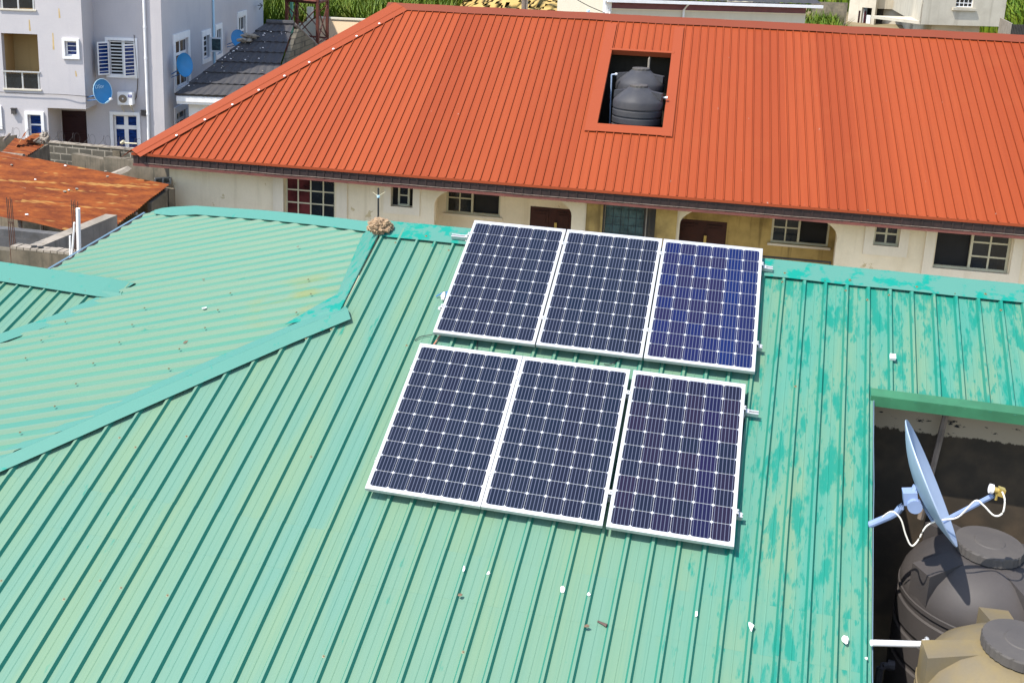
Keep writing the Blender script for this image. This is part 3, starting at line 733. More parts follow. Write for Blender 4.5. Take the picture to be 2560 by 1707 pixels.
# ================================================================== TANKS AND DISH IN THE ROOF OPENING
def lidded(root, c, r, h, mat, lidr, lidh):
    mb = MB(); n = 48
    mb.lathe([(r, 0), (r, h * .4), (r * .97, h * .41), (r * .97, h * .45), (r, h * .46), (r, h * .64), (r * .97, h * .65), (r * .97, h * .69), (r, h * .70), (r, h * .86), (r * .975, h * .87), (r * .975, h * .91), (r * 1.0, h * .92), (r * 1.0, h * .95), (r * .985, h * .955), (r * .985, h * .985), (r * .955, h + .05), (r * .86, h + .15), (r * .66, h + .26), (r * .48, h + .31), (r * .44, h + .315), (lidr * .9, h + .32), (lidr * .9, h + .36)], c, n=n)
    return mb, h + .36
def big_tank(label, lidc, mat, lidm, ang0, ztop):
    R_, H_ = .64, 1.1; c = V((lidc.x, lidc.y, ztop - H_ - .40))
    t = thing('water_tank', label, 'water tank', c, 'large water tanks in the roof opening')
    mb, zt = lidded(t, c, R_, H_, mat, .27, .06); mb.build('tank_body', mat, t, smooth=True)
    mb = MB(); LR = .262
    prof = [(LR * .9, -.03), (LR, -.028), (LR, .035), (LR * .97, .048), (LR * .45, .052), (LR * .42, .058), (0, .06)]
    mb.lathe(prof, c + V((0, 0, zt)), n=72, bump=lambda q, r, z: (-.006 if int(q / (2 * pi) * 72) % 2 else 0) if abs(r - LR) < 1e-3 else 0)
    mb.build('lid', lidm, t)
    for k in range(4):
        a = ang0 + k * pi / 2; d = V((cos(a), sin(a), 0)); sd = V((-sin(a), cos(a), 0)); mb = MB()
        A0 = c + V((0, 0, zt - .045)) + d * (LR + .01); A1 = c + V((0, 0, zt - .115)) + d * (R_ * .98); hw = .105
        top_ = [A0 - sd * hw * .8, A0 + sd * hw * .8, A1 + sd * hw, A1 - sd * hw]
        mb.prism([p + V((0, 0, -.20)) for p in top_], V((0, 0, .0)), 0) if False else None
        mb.v += top_ + [p + V((0, 0, -.26 if i > 1 else -.08)) for i, p in enumerate(top_)]; b0 = len(mb.v) - 8
        for q in ((0, 1, 2, 3), (0, 4, 5, 1), (1, 5, 6, 2), (2, 6, 7, 3), (3, 7, 4, 0)): mb.f.append([b0 + i for i in q]); mb.m.append(0); mb.uv.append(None)
        mb.build('shoulder_rib', mat, t)
    return t, c, R_
ZT = 4.62
lc1, lc2 = atZ(2474, 1357, ZT), atZ(2556, 1604, ZT - .02)
T1, tc1, tr = big_tank('grey dusty water tank below the satellite dish, farther in the roof opening', lc1, 'tankdust', 'lid', -1.05, ZT)
T2, tc2, tr = big_tank('muddy yellowish water tank nearest the camera, joined by white pipe', lc2, 'tankyellow', 'lid', -1.55 + .05, ZT - .02)
lc3 = V((tc2.x + .25, tc2.y - 1.55, ZT))
# dish
t = thing('satellite_dish', 'big pale blue satellite dish seen edge-on beside the roof opening', 'satellite dish', atY(2190, 1300, 8.1))
dc = atY(2312, 1209, 8.1); du = (atY(2252, 1073, 8.1) - atY(2372, 1345, 8.1)).normalized()
# axis points right and slightly up, a little towards the camera
vw = -ray(2312, 1209).normalized(); da = du.cross(vw).normalized()
if da.x < 0: da = -da
da = (da + vw * .10); da = (da - du * da.dot(du)).normalized()
mb = MB(); RD = .485; prof = []
for k in range(9): r = RD * k / 8; prof.append((r, .11 * (r / RD) ** 2))
prof2 = prof + [(RD + .006, .112), (RD + .006, .104), (RD, .100)] + [(r, z - .006) for r, z in prof[::-1][1:]]
mb.lathe([(max(r, 1e-7), z) for r, z in prof2], dc - da * .06, da, 48)
mb.build('reflector', 'dishback', t, smooth=True)
mb = MB(); j0, j1, j2, j3 = atY(2172, 1312, 8.15), atY(2225, 1290, 8.12), atY(2252, 1268, 8.1), atY(2266, 1242, 8.08)
mb.tube([j0, j1, j1.lerp(j2, .5) + V((.01, 0, -.005)), j2, j3], .027, 10); mb.build('mount_arm', 'bluepole', t, smooth=True)
mb = MB(); bc = atY(2278, 1244, 8.08); mb.box(bc - V((.05, .05, .05)), V((.10, 0, .02)), V((0, .1, 0)), V((-.02, 0, .10))); mb.lathe([(.055, -.03), (.055, .03)], bc + V((.02, -.06, -.03)), (0, 1, 0), 16); mb.tube([bc, dc - da * .06], .03, 8); mb.build('bracket', 'bluepole', t)
mb = MB(); a0, a1, a2 = atY(2330, 1300, 8.05), atY(2352, 1306, 8.02), atY(2483, 1238, 7.95)
mb.tube([atY(2300, 1250, 8.08), a0, a1], .012, 6); mb.tube([a1, a2], .019, 8); mb.build('feed_arm', 'bluepole', t)
lb = atY(2493, 1226, 7.94); mb = MB()
mb.tube([lb + V((-.055, 0, .01)), lb + V((-.03, 0, .006))], [.036, .036], 14, 0); mb.tube([lb + V((-.03, 0, .006)), lb + V((.02, 0, 0))], [.022, .022], 12, 1); mb.box(lb + V((.0, -.025, -.03)), (.045, 0, -.01), (0, .05, 0), (.01, 0, .06), 1); mb.tube([lb + V((0, 0, -.02)), lb + V((0, 0, -.075))], .01, 6, 1)
mb.build('feed_horn', ['paper', 'brass'], t, smooth=True)
cable('cable', 'white cable hanging from the satellite dish down to its mount', [atY(2206, 1292, 8.05), atY(2230, 1278, 8.0), atY(2252, 1297, 7.98), atY(2264, 1335, 7.97), atY(2278, 1363, 7.96), atY(2294, 1352, 7.96), atY(2316, 1315, 7.96), atY(2350, 1300, 7.95), atY(2395, 1292, 7.93), atY(2437, 1252, 7.9), atY(2458, 1262, 7.88), atY(2485, 1288, 7.86), atY(2506, 1282, 7.86), atY(2512, 1250, 7.88), atY(2505, 1228, 7.92)], .0065, 'rubber')
# pipes
t = thing('water_pipe', 'white plastic pipe running from the roof edge to the yellowish tank', 'pipe', atZ(2190, 1608, 4.40))
pa, pb = atZ(2178, 1606, 4.40), atZ(2318, 1610, 4.36)
mb = MB(); mb.tube([pa, pb], .022, 12); mb.build('tube', 'white', t, smooth=True)
mb = MB(); mb.tube([pa.lerp(pb, .93), pa.lerp(pb, 1.0)], .034, 12); mb.build('coupling', 'white', t)
mb = MB(); mb.lathe([(.05, -.01), (.055, 0), (.05, .012), (.03, .02)], pa.lerp(pb, .985), (1, 0, 0), 14); mb.build('flange', 'alu', t)
p0 = atZ(2200, 1710, 3.6); t = thing('elbow_pipe', 'grey bent pipe deep in the dark below the white pipe', 'pipe', p0)
mb = MB(); p1, p2 = atZ(2200, 1668, 3.75), atZ(2226, 1662, 3.75); mb.tube([V((p1.x, p1.y, 2.1)), p1, p1 + (p2 - p1) * .2 + V((0, 0, .01)), p2], .028, 10); mb.build('tube', 'tank', t, smooth=True)
mb = MB(); mb.tube([p2 + V((-.02, 0, 0)), p2 + V((.03, 0, 0))], .04, 10); mb.build('collar', 'tank', t)
#MORE
# ================================================================== GROUND
def ground_z(x, y): return 0 if y < 44 else 2.6 * min(1, (y - 44) / 30) + max(0, min(1, (y - 74) / 60)) * 3.0
mb = MB(); xs = [-700, -250, -120, -80, -60, -45, -30, -15, 0, 15, 30, 45, 60, 90, 250, 700]; ys = [-300, -40, 0, 20, 35, 44, 50, 56, 62, 68, 74, 90, 110, 134, 200, 400, 900]
for a, b in zip(xs, xs[1:]):
    for c, d in zip(ys, ys[1:]): mb.face([(a, c, ground_z(a, c)), (b, c, ground_z(b, c)), (b, d, ground_z(b, d)), (a, d, ground_z(a, d))])
struct(mb.build('ground', 'earth', org=(0, 0, 0)))
mb = MB(); mb.face([(-14, 15.5, .006), (24, 15.5, .006), (24, 24.5, .006), (-14, 22.2, .006)]); struct(mb.build('bounce_yard', 'bounce_yard', org=(0, 0, 0)))  # unseen pale sheet, added to bounce sunlight onto the shaded facade
# ================================================================== RED ROOF HOUSE
R = FR((-9, 23), .046)
ZE, ZRR, DE, DRR = 4.10, 7.47, -.62, 5.9
TR = (ZRR - ZE) / (DRR - DE); NR = (V((0, 0, 1)) - R.n * TR).normalized(); UPR = (R.n + V((0, 0, TR))).normalized()
def PR(s, d, h=0.0): return R.P(s, d, ZE + TR * (d - DE)) + NR * h
def onR(px, py): 
    q = hit(px, py, NR, PR(0, 0)) - R.o; return q.dot(R.u), q.dot(R.n)
red = thing('red_roof_house', 'long cream rendered house under a brick red ribbed roof with square tank opening', 'house', R.P(6, 4, 0))
SC, S1, SE = -4.98, -.52, 22.0        # eave corner, ridge start, far end
def hipd(s): return DE + (s - SC) / (S1 - SC) * (DRR - DE)
oq = [onR(*q) for q in ((1525, 128), (1673, 137), (1662, 324), (1498, 312))]
so0, so1, do0, do1 = (oq[0][0] + oq[3][0]) / 2, (oq[1][0] + oq[2][0]) / 2, (oq[2][1] + oq[3][1]) / 2, (oq[0][1] + oq[1][1]) / 2
mb = MB()
def r_strip(a, ha, ka, b, hb, kb, ta, tb, ba, bb):
    for q0, q1 in ((0, .5), (.5, 1)):
        A0, A1, B0, B1 = ba + (ta - ba) * q0, ba + (ta - ba) * q1, bb + (tb - bb) * q0, bb + (tb - bb) * q1
        mb.face([PR(a, A0, ha), PR(b, B0, hb), PR(b, B1, hb), PR(a, A1, ha)], 1 if ka == 1 else 0, [(a, A0), (b, B0), (b, B1), (a, A1)])
rp = ribs(SC, SE, .02, .197, .030, .042, .018, False); ext = set()
xsr = sorted(rp + [(so0, 0, 0), (so1, 0, 0)], key=lambda t: t[0])
for (a, ha, ka), (b, hb, kb) in zip(xsr, xsr[1:]):
    if b - a < 1e-5: continue
    ta, tb = min(DRR, hipd(a)), min(DRR, hipd(b)); m = (a + b) / 2
    if so0 < m < so1:
        r_strip(a, ha, ka, b, hb, kb, do0, do0, DE, DE); r_strip(a, ha, ka, b, hb, kb, ta, tb, do1, do1)
    else: r_strip(a, ha, ka, b, hb, kb, ta, tb, DE, DE)
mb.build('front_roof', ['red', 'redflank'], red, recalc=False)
mb = MB(); mb.face([R.P(SC, DE, ZE), R.P(S1, DRR, ZRR), R.P(SC, 2 * DRR - DE, ZE)]); mb.face([R.P(S1, DRR, ZRR), R.P(SE, DRR, ZRR), R.P(SE, 2 * DRR - DE, ZE), R.P(SC, 2 * DRR - DE, ZE)])
mb.build('back_roof', 'red', red)
# flashing frame of the opening and flat strips up to the ridge
mb = MB()
def plate(s0, s1, d0, d1, h=.034, th=.005):
    mb.prism([PR(s0, d0, h), PR(s1, d0, h), PR(s1, d1, h), PR(s0, d1, h)], NR * th)
plate(so0 - .27, so0, do0 - .28, 5.55); plate(so1, so1 + .24, do0 - .28, 5.55); plate(so0 - .24, so1 + .20, do0 - .27, do0 + .0, .040)
mb.prism([PR(so0 - .05, do1, .04), PR(so1 + .07, do1, .04), PR(so1 + .07, do1 + .06, .05), PR(so0 - .05, do1 + .06, .05)], NR * .005)
for (s, d0, s2, d2) in ((so0, do0, so0, do1), (so1, do0, so1, do1), (so0, do0, so1, do0), (so0, do1, so1, do1)):
    mb.prism([PR(s, d0, .035), PR(s2, d2, .035), PR(s2, d2, -.10), PR(s, d0, -.10)], (R.u if s == s2 else UPR) * .004)
mb.build('opening_flashing', 'redcap', red)
# ridge and hip caps
mb = MB(); ln = []; k = 0; s = S1 - .22
while s < SE: ln.append((R.P(s, DRR, ZRR + .075 + wob(s * .7, .016)), -UPR * (.30 + wob(s, .012)) + NR * -.035, R.n * .3 - V((0, 0, .3 * TR + .03)))); s += .5
fold(mb, ln, 0, 0, NR, (V((0, 0, 1)) + R.n * TR).normalized())
mb.build('ridge_cap', 'redcap2', red)
mb = MB(); ln = []; h0, h1 = R.P(SC - .03, DE - .03, ZE), R.P(S1 - .02, DRR, ZRR); hdir = (h1 - h0).normalized()
perp = (NR.cross(hdir)).normalized()
if perp.dot(R.u) < 0: perp = -perp
for k in range(11):
    p = h0.lerp(h1, k / 10) + V((0, 0, .085 + wob(k * 1.7, .012))); wf = .36 + .16 * (k / 10)
    ln.append((p, perp * wf - NR * .045, -R.u * .26 + V((0, 0, -.2))))
fold(mb, ln, 0, 0, NR, V((0, 0, 1)))
e = [(p + a * .55 + NR * .004, p + a * .60 + NR * .016, p + a * .65 + NR * .002) for p, a, b in ln]
for x0, x1 in zip(e, e[1:]): mb.prism([x0[0], x1[0], x1[1], x0[1]], NR * .002); mb.prism([x0[1], x1[1], x1[2], x0[2]], NR * .002)
mb.build('hip_cap', 'redcap', red)
mb = MB(); rng = random.Random(5)
for k in range(9):
    t = .12 + k * .095; p = ln[0][0].lerp(ln[-1][0], t) + perp * (.33 + .14 * t) - NR * .03; mb.lathe([(.03, 0), (.03, .012), (.0, .018)], p, NR, 8)
mb.build('sealant_dabs', 'paper', red)
# eave: lip, ribbed fascia, lower trim, soffit
mb = MB(); R.box(mb, SC - .03, SE, DE - .035, DE - .005, ZE - .045, ZE + .012); mb.build('eave_lip', 'redcap', red)
mb = MB(); R.box(mb, SC, SE, DE, DE + .02, ZE - .245, ZE - .045)
s = SC + .1
while s < SE: R.box(mb, s, s + .035, DE - .014, DE, ZE - .235, ZE - .045); s += .2
mb.build('fascia', 'fascia', red)
mb = MB(); R.box(mb, SC, SE, DE - .03, DE + .03, ZE - .30, ZE - .245); mb.build('fascia_trim', 'lip', red)
mb = MB(); R.box(mb, SC + .03, SE, DE + .03, .6, ZE - .28, ZE - .25); mb.build('soffit', 'fascia', red)
zt = ZE - .28
# walls with windows, arches
SW0 = -4.40; SW1 = SE - .6
A1 = (2.20, 5.39, 3.33, .56); A2 = (7.81, 11.17, 3.36, .56)     # arches: left, right, springing, rise
w1 = (-1.464, -.213, 2.45, 3.68); w2 = (1.155, 1.685, 3.20, 3.70); w3 = (13.209, 14.703, 2.87, 3.79); wb = (6.14, 7.02, 2.1, 3.75); w4 = R.rect(2185, 558, 2250, 615)
mb = MB()
holes(mb, R, SW0, SW1, 0, .2, 0, zt, [(a[0], a[1], .3, a[2] + a[3]) for a in (A1, A2)] + [w1, w2, w3, w4, (wb[0], wb[1], wb[2], wb[3])])
for a in (A1, A2):
    c = (a[0] + a[1]) / 2; rx = (a[1] - a[0]) / 2; N = 24
    for k in range(N):
        t0, t1 = pi - pi * k / N, pi - pi * (k + 1) / N
        x0, x1 = c + rx * cos(t0), c + rx * cos(t1); y0, y1 = a[2] + a[3] * sin(t0), a[2] + a[3] * sin(t1); top = a[2] + a[3]
        mb.prism([R.P(x0, .0, y0), R.P(x1, .0, y1), R.P(x1, .0, top), R.P(x0, .0, top)], R.n * .2)
R.box(mb, SW0, SW0 + .2, .2, 12, 0, zt); R.box(mb, SW0, SW1, 11.8, 12, 0, zt); R.box(mb, SW1 - .2, SW1, .2, 11.8, 0, zt)
mb.build('wall', 'cream', red)
DI = 1.15
wi1 = (*[R.px(x, 480, DI)[0] for x in (1116, 1252)], R.px(1180, 537, DI)[1], 3.62); wi2 = (*[R.px(x, 540, DI)[0] for x in (1932, 2078)], R.px(2000, 612, DI)[1], 3.55)
dr1 = (*[R.px(x, 520, DI)[0] for x in (1326, 1440)], .3, 3.5); dr2 = (*[R.px(x, 560, DI)[0] for x in (1695, 1818)], .3, 3.5)
for a, wi, dd, mt in ((A1, wi1, dr1, 'cream'), (A2, wi2, dr2, 'ochre')):
    mb = MB(); holes(mb, R, a[0] - .4, a[1] + .4, DI, DI + .15, .3, 3.9, [wi, (dd[0], dd[1], .3, 3.2)])
    R.box(mb, a[0] - .4, a[0] - .2, .2, DI, .3, 3.9); R.box(mb, a[1] + .2, a[1] + .4, .2, DI, .3, 3.9); R.box(mb, a[0] - .4, a[1] + .4, .0, DI, .15, .3); R.box(mb, a[0] - .4, a[1] + .4, .2, DI + .15, 3.9, 4.0)
    mb.build('porch', mt, red)
    # porch window: left half glazed, right half open and dark
    s0, s1, z0, z1 = wi; m = (s0 + s1) / 2
    window(red, R, (s0, m, z0, z1), DI + .02, 2, 2, 'frame', 'glass', .05, .03, 'window')
    mb = MB(); R.box(mb, m, s1, DI + .03, DI + .08, z0, z0 + .05); R.box(mb, m, s1, DI + .03, DI + .08, z1 - .05, z1); R.box(mb, s1 - .04, s1, DI + .03, DI + .08, z0 + .05, z1 - .05)
    wf = mb.build('open_sash', 'frame', red); g = MB(); R.box(g, m, s1, DI + .10, DI + .11, z0, z1); g.build('insect_net', 'void', wf)
    mb = MB(); R.box(mb, s0 - .06, s1 + .06, DI - .05, DI - .0, z0 - .06, z0 - .01); mb.build('window_sill', 'surround', red)
    # panelled door
    mb = MB(); R.box(mb, dd[0], dd[1], DI + .02, DI + .06, .3, 3.2)
    nn = 2; dw = (dd[1] - dd[0]) / nn
    for i in range(nn):
        for j in range(5): R.box(mb, dd[0] + i * dw + .1, dd[0] + (i + 1) * dw - .1, DI - .0, DI + .02, .5 + j * .55, .5 + j * .55 + .40); R.box(mb, dd[0] + i * dw + .16, dd[0] + (i + 1) * dw - .16, DI - .015, DI, .56 + j * .55, .56 + j * .55 + .28)
    dob = mb.build('door', 'brown', red)
    h = MB(); x = dd[0] + (dd[1] - dd[0]) * .55; R.box(h, x, x + .06, DI - .05, DI - .01, 2.45, 2.85); h.build('handle', 'brass', dob)
# front windows
window(red, R, w1, .07, 4, 4, 'frame', 'glass', .045, .03); 
g = MB(); R.box(g, w1[0] + .05, w1[0] + .62, .085, .088, w1[2] + .05, w1[3] - .06); g.build('red_curtain', 'glassred', red)
mb = MB(); R.box(mb, w1[0] - .09, w1[0], .0, .2, w1[2], w1[3]); mb.build('window_jamb', 'frame', red)
surround(red, R, (w1[0] - .02, w1[1] + .05, w1[2] - .1, w1[3]), .26, -.03, 'surround', .3)
m0, m1 = w2[0] + .14, w2[0] + .42
window(red, R, (m0, m1, w2[2], w2[3]), .10, 1, 2, 'frame', 'glass', .045, .03)
g = MB(); R.box(g, w2[0], w2[1], .16, .17, w2[2], w2[3]); g.build('dark_opening', 'void', red)
surround(red, R, w2, .17, -.03, 'surround', .18)
window(red, R, w4, .07, 2, 2, 'frame', 'glass', .05, .04); surround(red, R, w4, .19, -.03, 'surround', .22)
m = w3[0] + (w3[1] - w3[0]) * .47
window(red, R, (m, w3[1], w3[2], w3[3]), .07, 2, 3, 'frame', 'glass', .05, .035)
g = MB(); R.box(g, w3[0], m, .14, .15, w3[2], w3[3]); g.build('insect_net', 'void', red)
mb = MB(); R.box(mb, w3[0], m, .06, .12, w3[2], w3[2] + .05); mb.build('window_track', 'frame', red)
surround(red, R, (w3[0] - .03, w3[1] + .03, w3[2], w3[3]), .20, -.04, 'surround', .26)
# glass brick window
mb = MB(); nx, nz = 5, 9; bw = (wb[1] - wb[0] - .02) / nx; bh = (wb[3] - wb[2]) / nz
for i in range(nx):
    for j in range(nz): R.box(mb, wb[0] + .01 + i * bw + .006, wb[0] + .01 + (i + 1) * bw - .006, .05, .14, wb[2] + j * bh + .006, wb[2] + (j + 1) * bh - .006)
gb = mb.build('glass_brick_window', 'glassblock', red); mb = MB(); R.box(mb, wb[0], wb[1], .065, .12, wb[2], wb[3]); mb.build('mortar', 'tank', gb)
# stained bays each side of the glass bricks (raised render bands)
mb = MB(); R.box(mb, 5.72, wb[0] - .045, -.035, -.0, .3, zt); R.box(mb, wb[1] + .25, 7.74, -.035, -.0, .3, zt); mb.build('stained_pilaster', 'ochre', red)
mb = MB(); R.box(mb, wb[0] - .045, wb[0], -.03, -.001, .3, zt); R.box(mb, wb[1] + .06, wb[1] + .25, -.03, -.001, .3, zt); R.box(mb, wb[1], wb[1] + .03, -.03, -.001, .3, zt); mb.build('damp_strip', 'black_stain', red)
mb = MB(); R.box(mb, wb[1] + .03, wb[1] + .06, -.025, -.001, .3, zt); mb.build('crumbling_edge', 'conc', red)
# porch railing
mb = MB(); zr_ = R.px(2000, 652, .05)[1]; r0, r1 = 9.3, 11.12
R.box(mb, r0, r1, .05, .08, zr_, zr_ + .04); R.box(mb, r1 - .03, r1, .05, .08, zr_ - .9, zr_); R.box(mb, r0, r1, .05, .08, zr_ - .9, zr_ - .87)
for c in (10.42, 10.72):
    pts = [];
    for k in range(20): q = k / 19 * 3.2 * pi; rr = .02 + .055 * k / 19; pts.append(R.P(c + rr * cos(q), .065, zr_ - .14 + rr * sin(q)))
    mb.tube(pts, .007, 5)
mb.build('porch_railing', 'iron', red)
cb = []
for k in range(60):
    s = SC + .3 + k * .45; cb.append(R.P(s, DE - .035 - .01 * sin(k), ZE - .215 + .012 * noise.noise(V((k * .6, 0, 2)))))
cable('cable', 'thin pale cable strung along the brown fascia of the red roof house', cb, .007, 'wood')
# tanks in the red roof
mb = MB(); lz = 4.35; x0, x1, y0, y1 = so0 - .35, so1 + .35, do0 - .15, do1 + .45
R.box(mb, x0, x1, y0, y1, lz - .1, lz); R.box(mb, x0 - .05, x0, y0, y1, lz, ZE + TR * (do0 - DE) - .1); R.box(mb, x1, x1 + .05, y0, y1, lz, ZE + TR * (do0 - DE) - .1); R.box(mb, x0, x1, y1, y1 + .05, lz, ZE + TR * (do1 - DE) - .05)
for xx in (x0 - .05, x1): mb.prism([R.P(xx, do0, ZE + TR * (do0 - DE) - .11), R.P(xx, y1, ZE + TR * (do0 - DE) - .11), R.P(xx, y1, ZE + TR * (y1 - DE) - .06)], R.u * .05)
mb.build('loft_dark_box', 'loft', red)  # made-up box around the tanks, added to keep the opening dark
def small_tank(label, lid, d, r, h):
    s, z = R.px(lid[0], lid[1], d); c = R.P(s, d, z - h); t = thing('water_tank', label, 'water tank', c, 'black water tanks in the red roof opening'); mb = MB()
    hb = h * .72; pr = [(r * .97, 0), (r, .04)]
    for k in range(5):
        zz = hb * (.16 + k * .17); pr += [(r, zz - .03), (r * .965, zz - .015), (r * .965, zz + .015), (r, zz + .03)]
    pr += [(r, hb), (r * .96, hb + .06), (r * .55, h - .13), (r * .50, h - .12), (r * .42, h - .07), (r * .40, h - .06)]
    mb.lathe(pr, c, n=40); mb.build('tank_body', 'tank', t, smooth=True)
    mb = MB(); lr = r * .37; mb.lathe([(lr, -.07), (lr, -.015), (lr * .93, 0), (lr * .3, .005), (0, .006)], c + V((0, 0, h)), n=28, bump=lambda q, a, b: -.01 if (int(q / (2 * pi) * 28) % 2 and abs(a - lr) < 1e-4) else 0); mb.build('lid', 'lid', t)
    for a0 in (-.15, pi - .15, -pi / 2 + .02):
        dd = V((cos(a0), sin(a0), 0)); sd = V((-sin(a0), cos(a0), 0)); mb = MB(); A = c + V((0, 0, h - .13)) + dd * r * .5; B = c + V((0, 0, h - .17 if abs(a0 + pi / 2) > .2 else hb + .05)) + dd * r * (.97 if abs(a0 + pi / 2) > .2 else .93)
        tp = [A - sd * .09, A + sd * .09, B + sd * .10, B - sd * .10]; b0 = len(mb.v); mb.v += tp + [p - V((0, 0, .03 if i < 2 else .17)) for i, p in enumerate(tp)]
        for q in ((0, 1, 2, 3), (0, 4, 5, 1), (1, 5, 6, 2), (2, 6, 7, 3), (3, 7, 4, 0)): mb.f.append([b0 + i for i in q]); mb.m.append(0); mb.uv.append(None)
        mb.build('shoulder_rib', 'tank', t)
    return t, c
dF = 2.42
TB, cB = small_tank('front ribbed black tank in the red roof opening, lower and nearer', (1598, 212), dF, .60, 1.45)
TA, cA = small_tank('rear black tank in the red roof opening, half hidden by another', (1603, 170), dF + 1.30, .61, 1.45)
t = thing('water_pipe', 'thin grey upright pipe left of the two black tanks', 'pipe', cB + V((-.8, .6, 0)))
mb = MB(); q = lambda x, y, d=dF + .9: R.P(R.px(x, y, d)[0], d, R.px(x, y, d)[1]); mb.tube([q(1524, 312), q(1529, 187)], .018, 6); mb.tube([q(1529, 187), q(1541, 186)], .018, 6); mb.build('tube', 'dishback', t)
mb = MB(); mb.tube([q(1538, 186), q(1543, 186)], .03, 8); mb.build('coupling', 'white', t)
t = thing('water_pipe', 'short white pipe stub on the right of the front black tank', 'pipe', cB + V((.6, 0, .9)))
mb = MB(); q2 = lambda x, y: R.P(R.px(x, y, dF)[0], dF, R.px(x, y, dF)[1]); mb.tube([q2(1650, 244), q2(1668, 245)], .02, 8); mb.tube([q2(1664, 245), q2(1669, 245)], .035, 8); mb.build('tube', 'white', t)
t = thing('vent_pipe', 'pale vertical pipe standing behind the rear black tank', 'pipe', cA + V((.2, .7, 0)))
mb = MB(); q3 = lambda x, y: R.P(R.px(x, y, dF + 1.95)[0], dF + 1.95, R.px(x, y, dF + 1.95)[1]); mb.tube([q3(1621, 175), q3(1623, 148), q3(1624, 143)], [.03, .03, .012], 8); mb.build('tube', 'conc', t)
# ================================================================== GREY APARTMENT BUILDING
P0 = atD(408, 200, 42); G = FR((P0.x, P0.y), .27); GS = FR((P0.x, P0.y), .27 + pi / 2)
ap = thing('apartment_building', 'tall grey painted apartment block with white framed windows and blue dishes', 'building', G.P(-3, 4, 0))
B = -1.3; ZT_ = 13.2; BR = -2.60
wm = G.rect(272, 102, 338, 186); wd2 = (G.px(284, 320)[0], G.px(344, 320)[0], .35, G.px(315, 288)[1]); 
mb = MB(); holes(mb, G, -4.05, 0, 0, .25, 0, ZT_, [wm, wd2, (-4.02, -3.05, 0, 2.26)])
mb.build('front_wall', 'grey', ap)
bw1 = G.rect(163, 103, 193, 141, B); bw2 = (*[G.px(x, 310, B)[0] for x in (71, 104)], 1.45, 2.27)
bal1 = (*[G.px(x, 150, B)[0] for x in (6.5, 97)], G.px(50, 222, B)[1], G.px(50, 85, B)[1]); bal2 = (bal1[0] + .05, bal1[1] - .03, G.px(50, 23, B)[1], G.px(50, 23, B)[1] + 2.1)
bw3 = (*[G.px(x, 300, B)[0] for x in (-40, -1)], G.px(2, 316, B)[1], G.px(2, 272, B)[1])
zo = 2.54
mb = MB(); holes(mb, G, -13, BR, B, B + .25, zo, ZT_, [bw1, bal1, bal2]); holes(mb, G, -13, -4.05, B, B + .25, 0, zo, [bw2, bw3])
G.box(mb, BR - .25, BR, B + .25, 0, zo, ZT_); G.box(mb, -4.05, BR - .25, B + .25, 0, zo, zo + .2); G.box(mb, -4.3, -4.05, B + .25, 0, 0, zo)
mb.build('bay_wall', 'grey', ap)
wA = GS.rect(435, 90, 469, 160); wA = (wA[0], wA[1], 2.75, wA[3]); L_END = 22.1; S_LOW = 19.6
wA = (1.85, 4.0, 3.0, 4.95); wB1 = (6.75, 8.0, 3.72, 4.75); wB2 = (9.45, 10.45, 3.65, 4.85); wC = (14.7, 16.6, 2.9, 5.1); wD = (1.72, 3.3, 1.25, 2.0)
mb = MB(); holes(mb, GS, .25, L_END, 0, .25, 2.9, ZT_, [wA, wB1, wB2, wC]); holes(mb, GS, .25, S_LOW, 0, .25, 0, 2.9, [wD])
GS.box(mb, S_LOW, L_END, .25, 6, 2.9, 3.1); GS.box(mb, S_LOW - .25, S_LOW, .25, 6, 0, 2.9); GS.box(mb, L_END - .25, L_END, .25, 12, 3.1, ZT_)
mb.build('side_wall', 'grey', ap)
mb = MB(); G.box(mb, -13, .0, B + .5, 21, ZT_, ZT_ + .3); mb.build('roof_slab', 'grey', ap)
# main front windows
window(ap, G, wd2, .10, 2, 2, 'white', 'glassblue', .07, .16, 'window', [.72]); surround(ap, G, wd2, .12, -.06, 'white', .1)
def louvre(fr, r, d):
    s0, s1, z0, z1 = r; mb = MB()
    for k in range(10): z = z0 + .10 + (z1 - z0 - .16) * k / 9; fr.box(mb, s0 + .06, s1 - .06, d, d + .03, z - .022, z + .022)
    m = (s0 + s1) / 2 + .05; fr.box(mb, m - .06, m + .06, d - .012, d, z0, z1); fr.box(mb, s0, s0 + .06, d - .01, d + .04, z0, z1); fr.box(mb, s1 - .06, s1, d - .01, d + .04, z0, z1)
    w_ = mb.build('window', 'white', ap); g = MB(); fr.box(g, s0, s1, d + .16, d + .17, z0, z1); g.build('dark_opening', 'void', w_)
louvre(G, wm, .06); surround(ap, G, wm, .11, -.06, 'white', .14)
def leaf(hs, z0, z1, wdt, ang, name='open_sash'):
    # a hinged sash standing open
    hp = G.P(hs, -.06, 0); dv = (-G.n * sin(ang) + G.u * cos(ang)); mb = MB(); th = V((0, 0, 1)).cross(dv) * .03
    def bar(a0, a1, b0, b1): mb.box(hp + dv * a0 + V((0, 0, b0)), dv * (a1 - a0), th, V((0, 0, b1 - b0)))
    bar(0, .05, z0, z1); bar(wdt - .05, wdt, z0, z1); bar(.05, wdt - .05, z0, z0 + .06); bar(.05, wdt - .05, z1 - .06, z1)
    for k in range(1, 9): z = z0 + (z1 - z0) * k / 9; bar(.05, wdt - .05, z - .012, z + .012)
    w_ = mb.build(name, 'white', ap); g = MB(); g.box(hp + dv * .05 + th * .3 + V((0, 0, z0 + .06)), dv * (wdt - .1), th * .3, V((0, 0, z1 - z0 - .12))); g.build('glass', 'glassblue', w_)
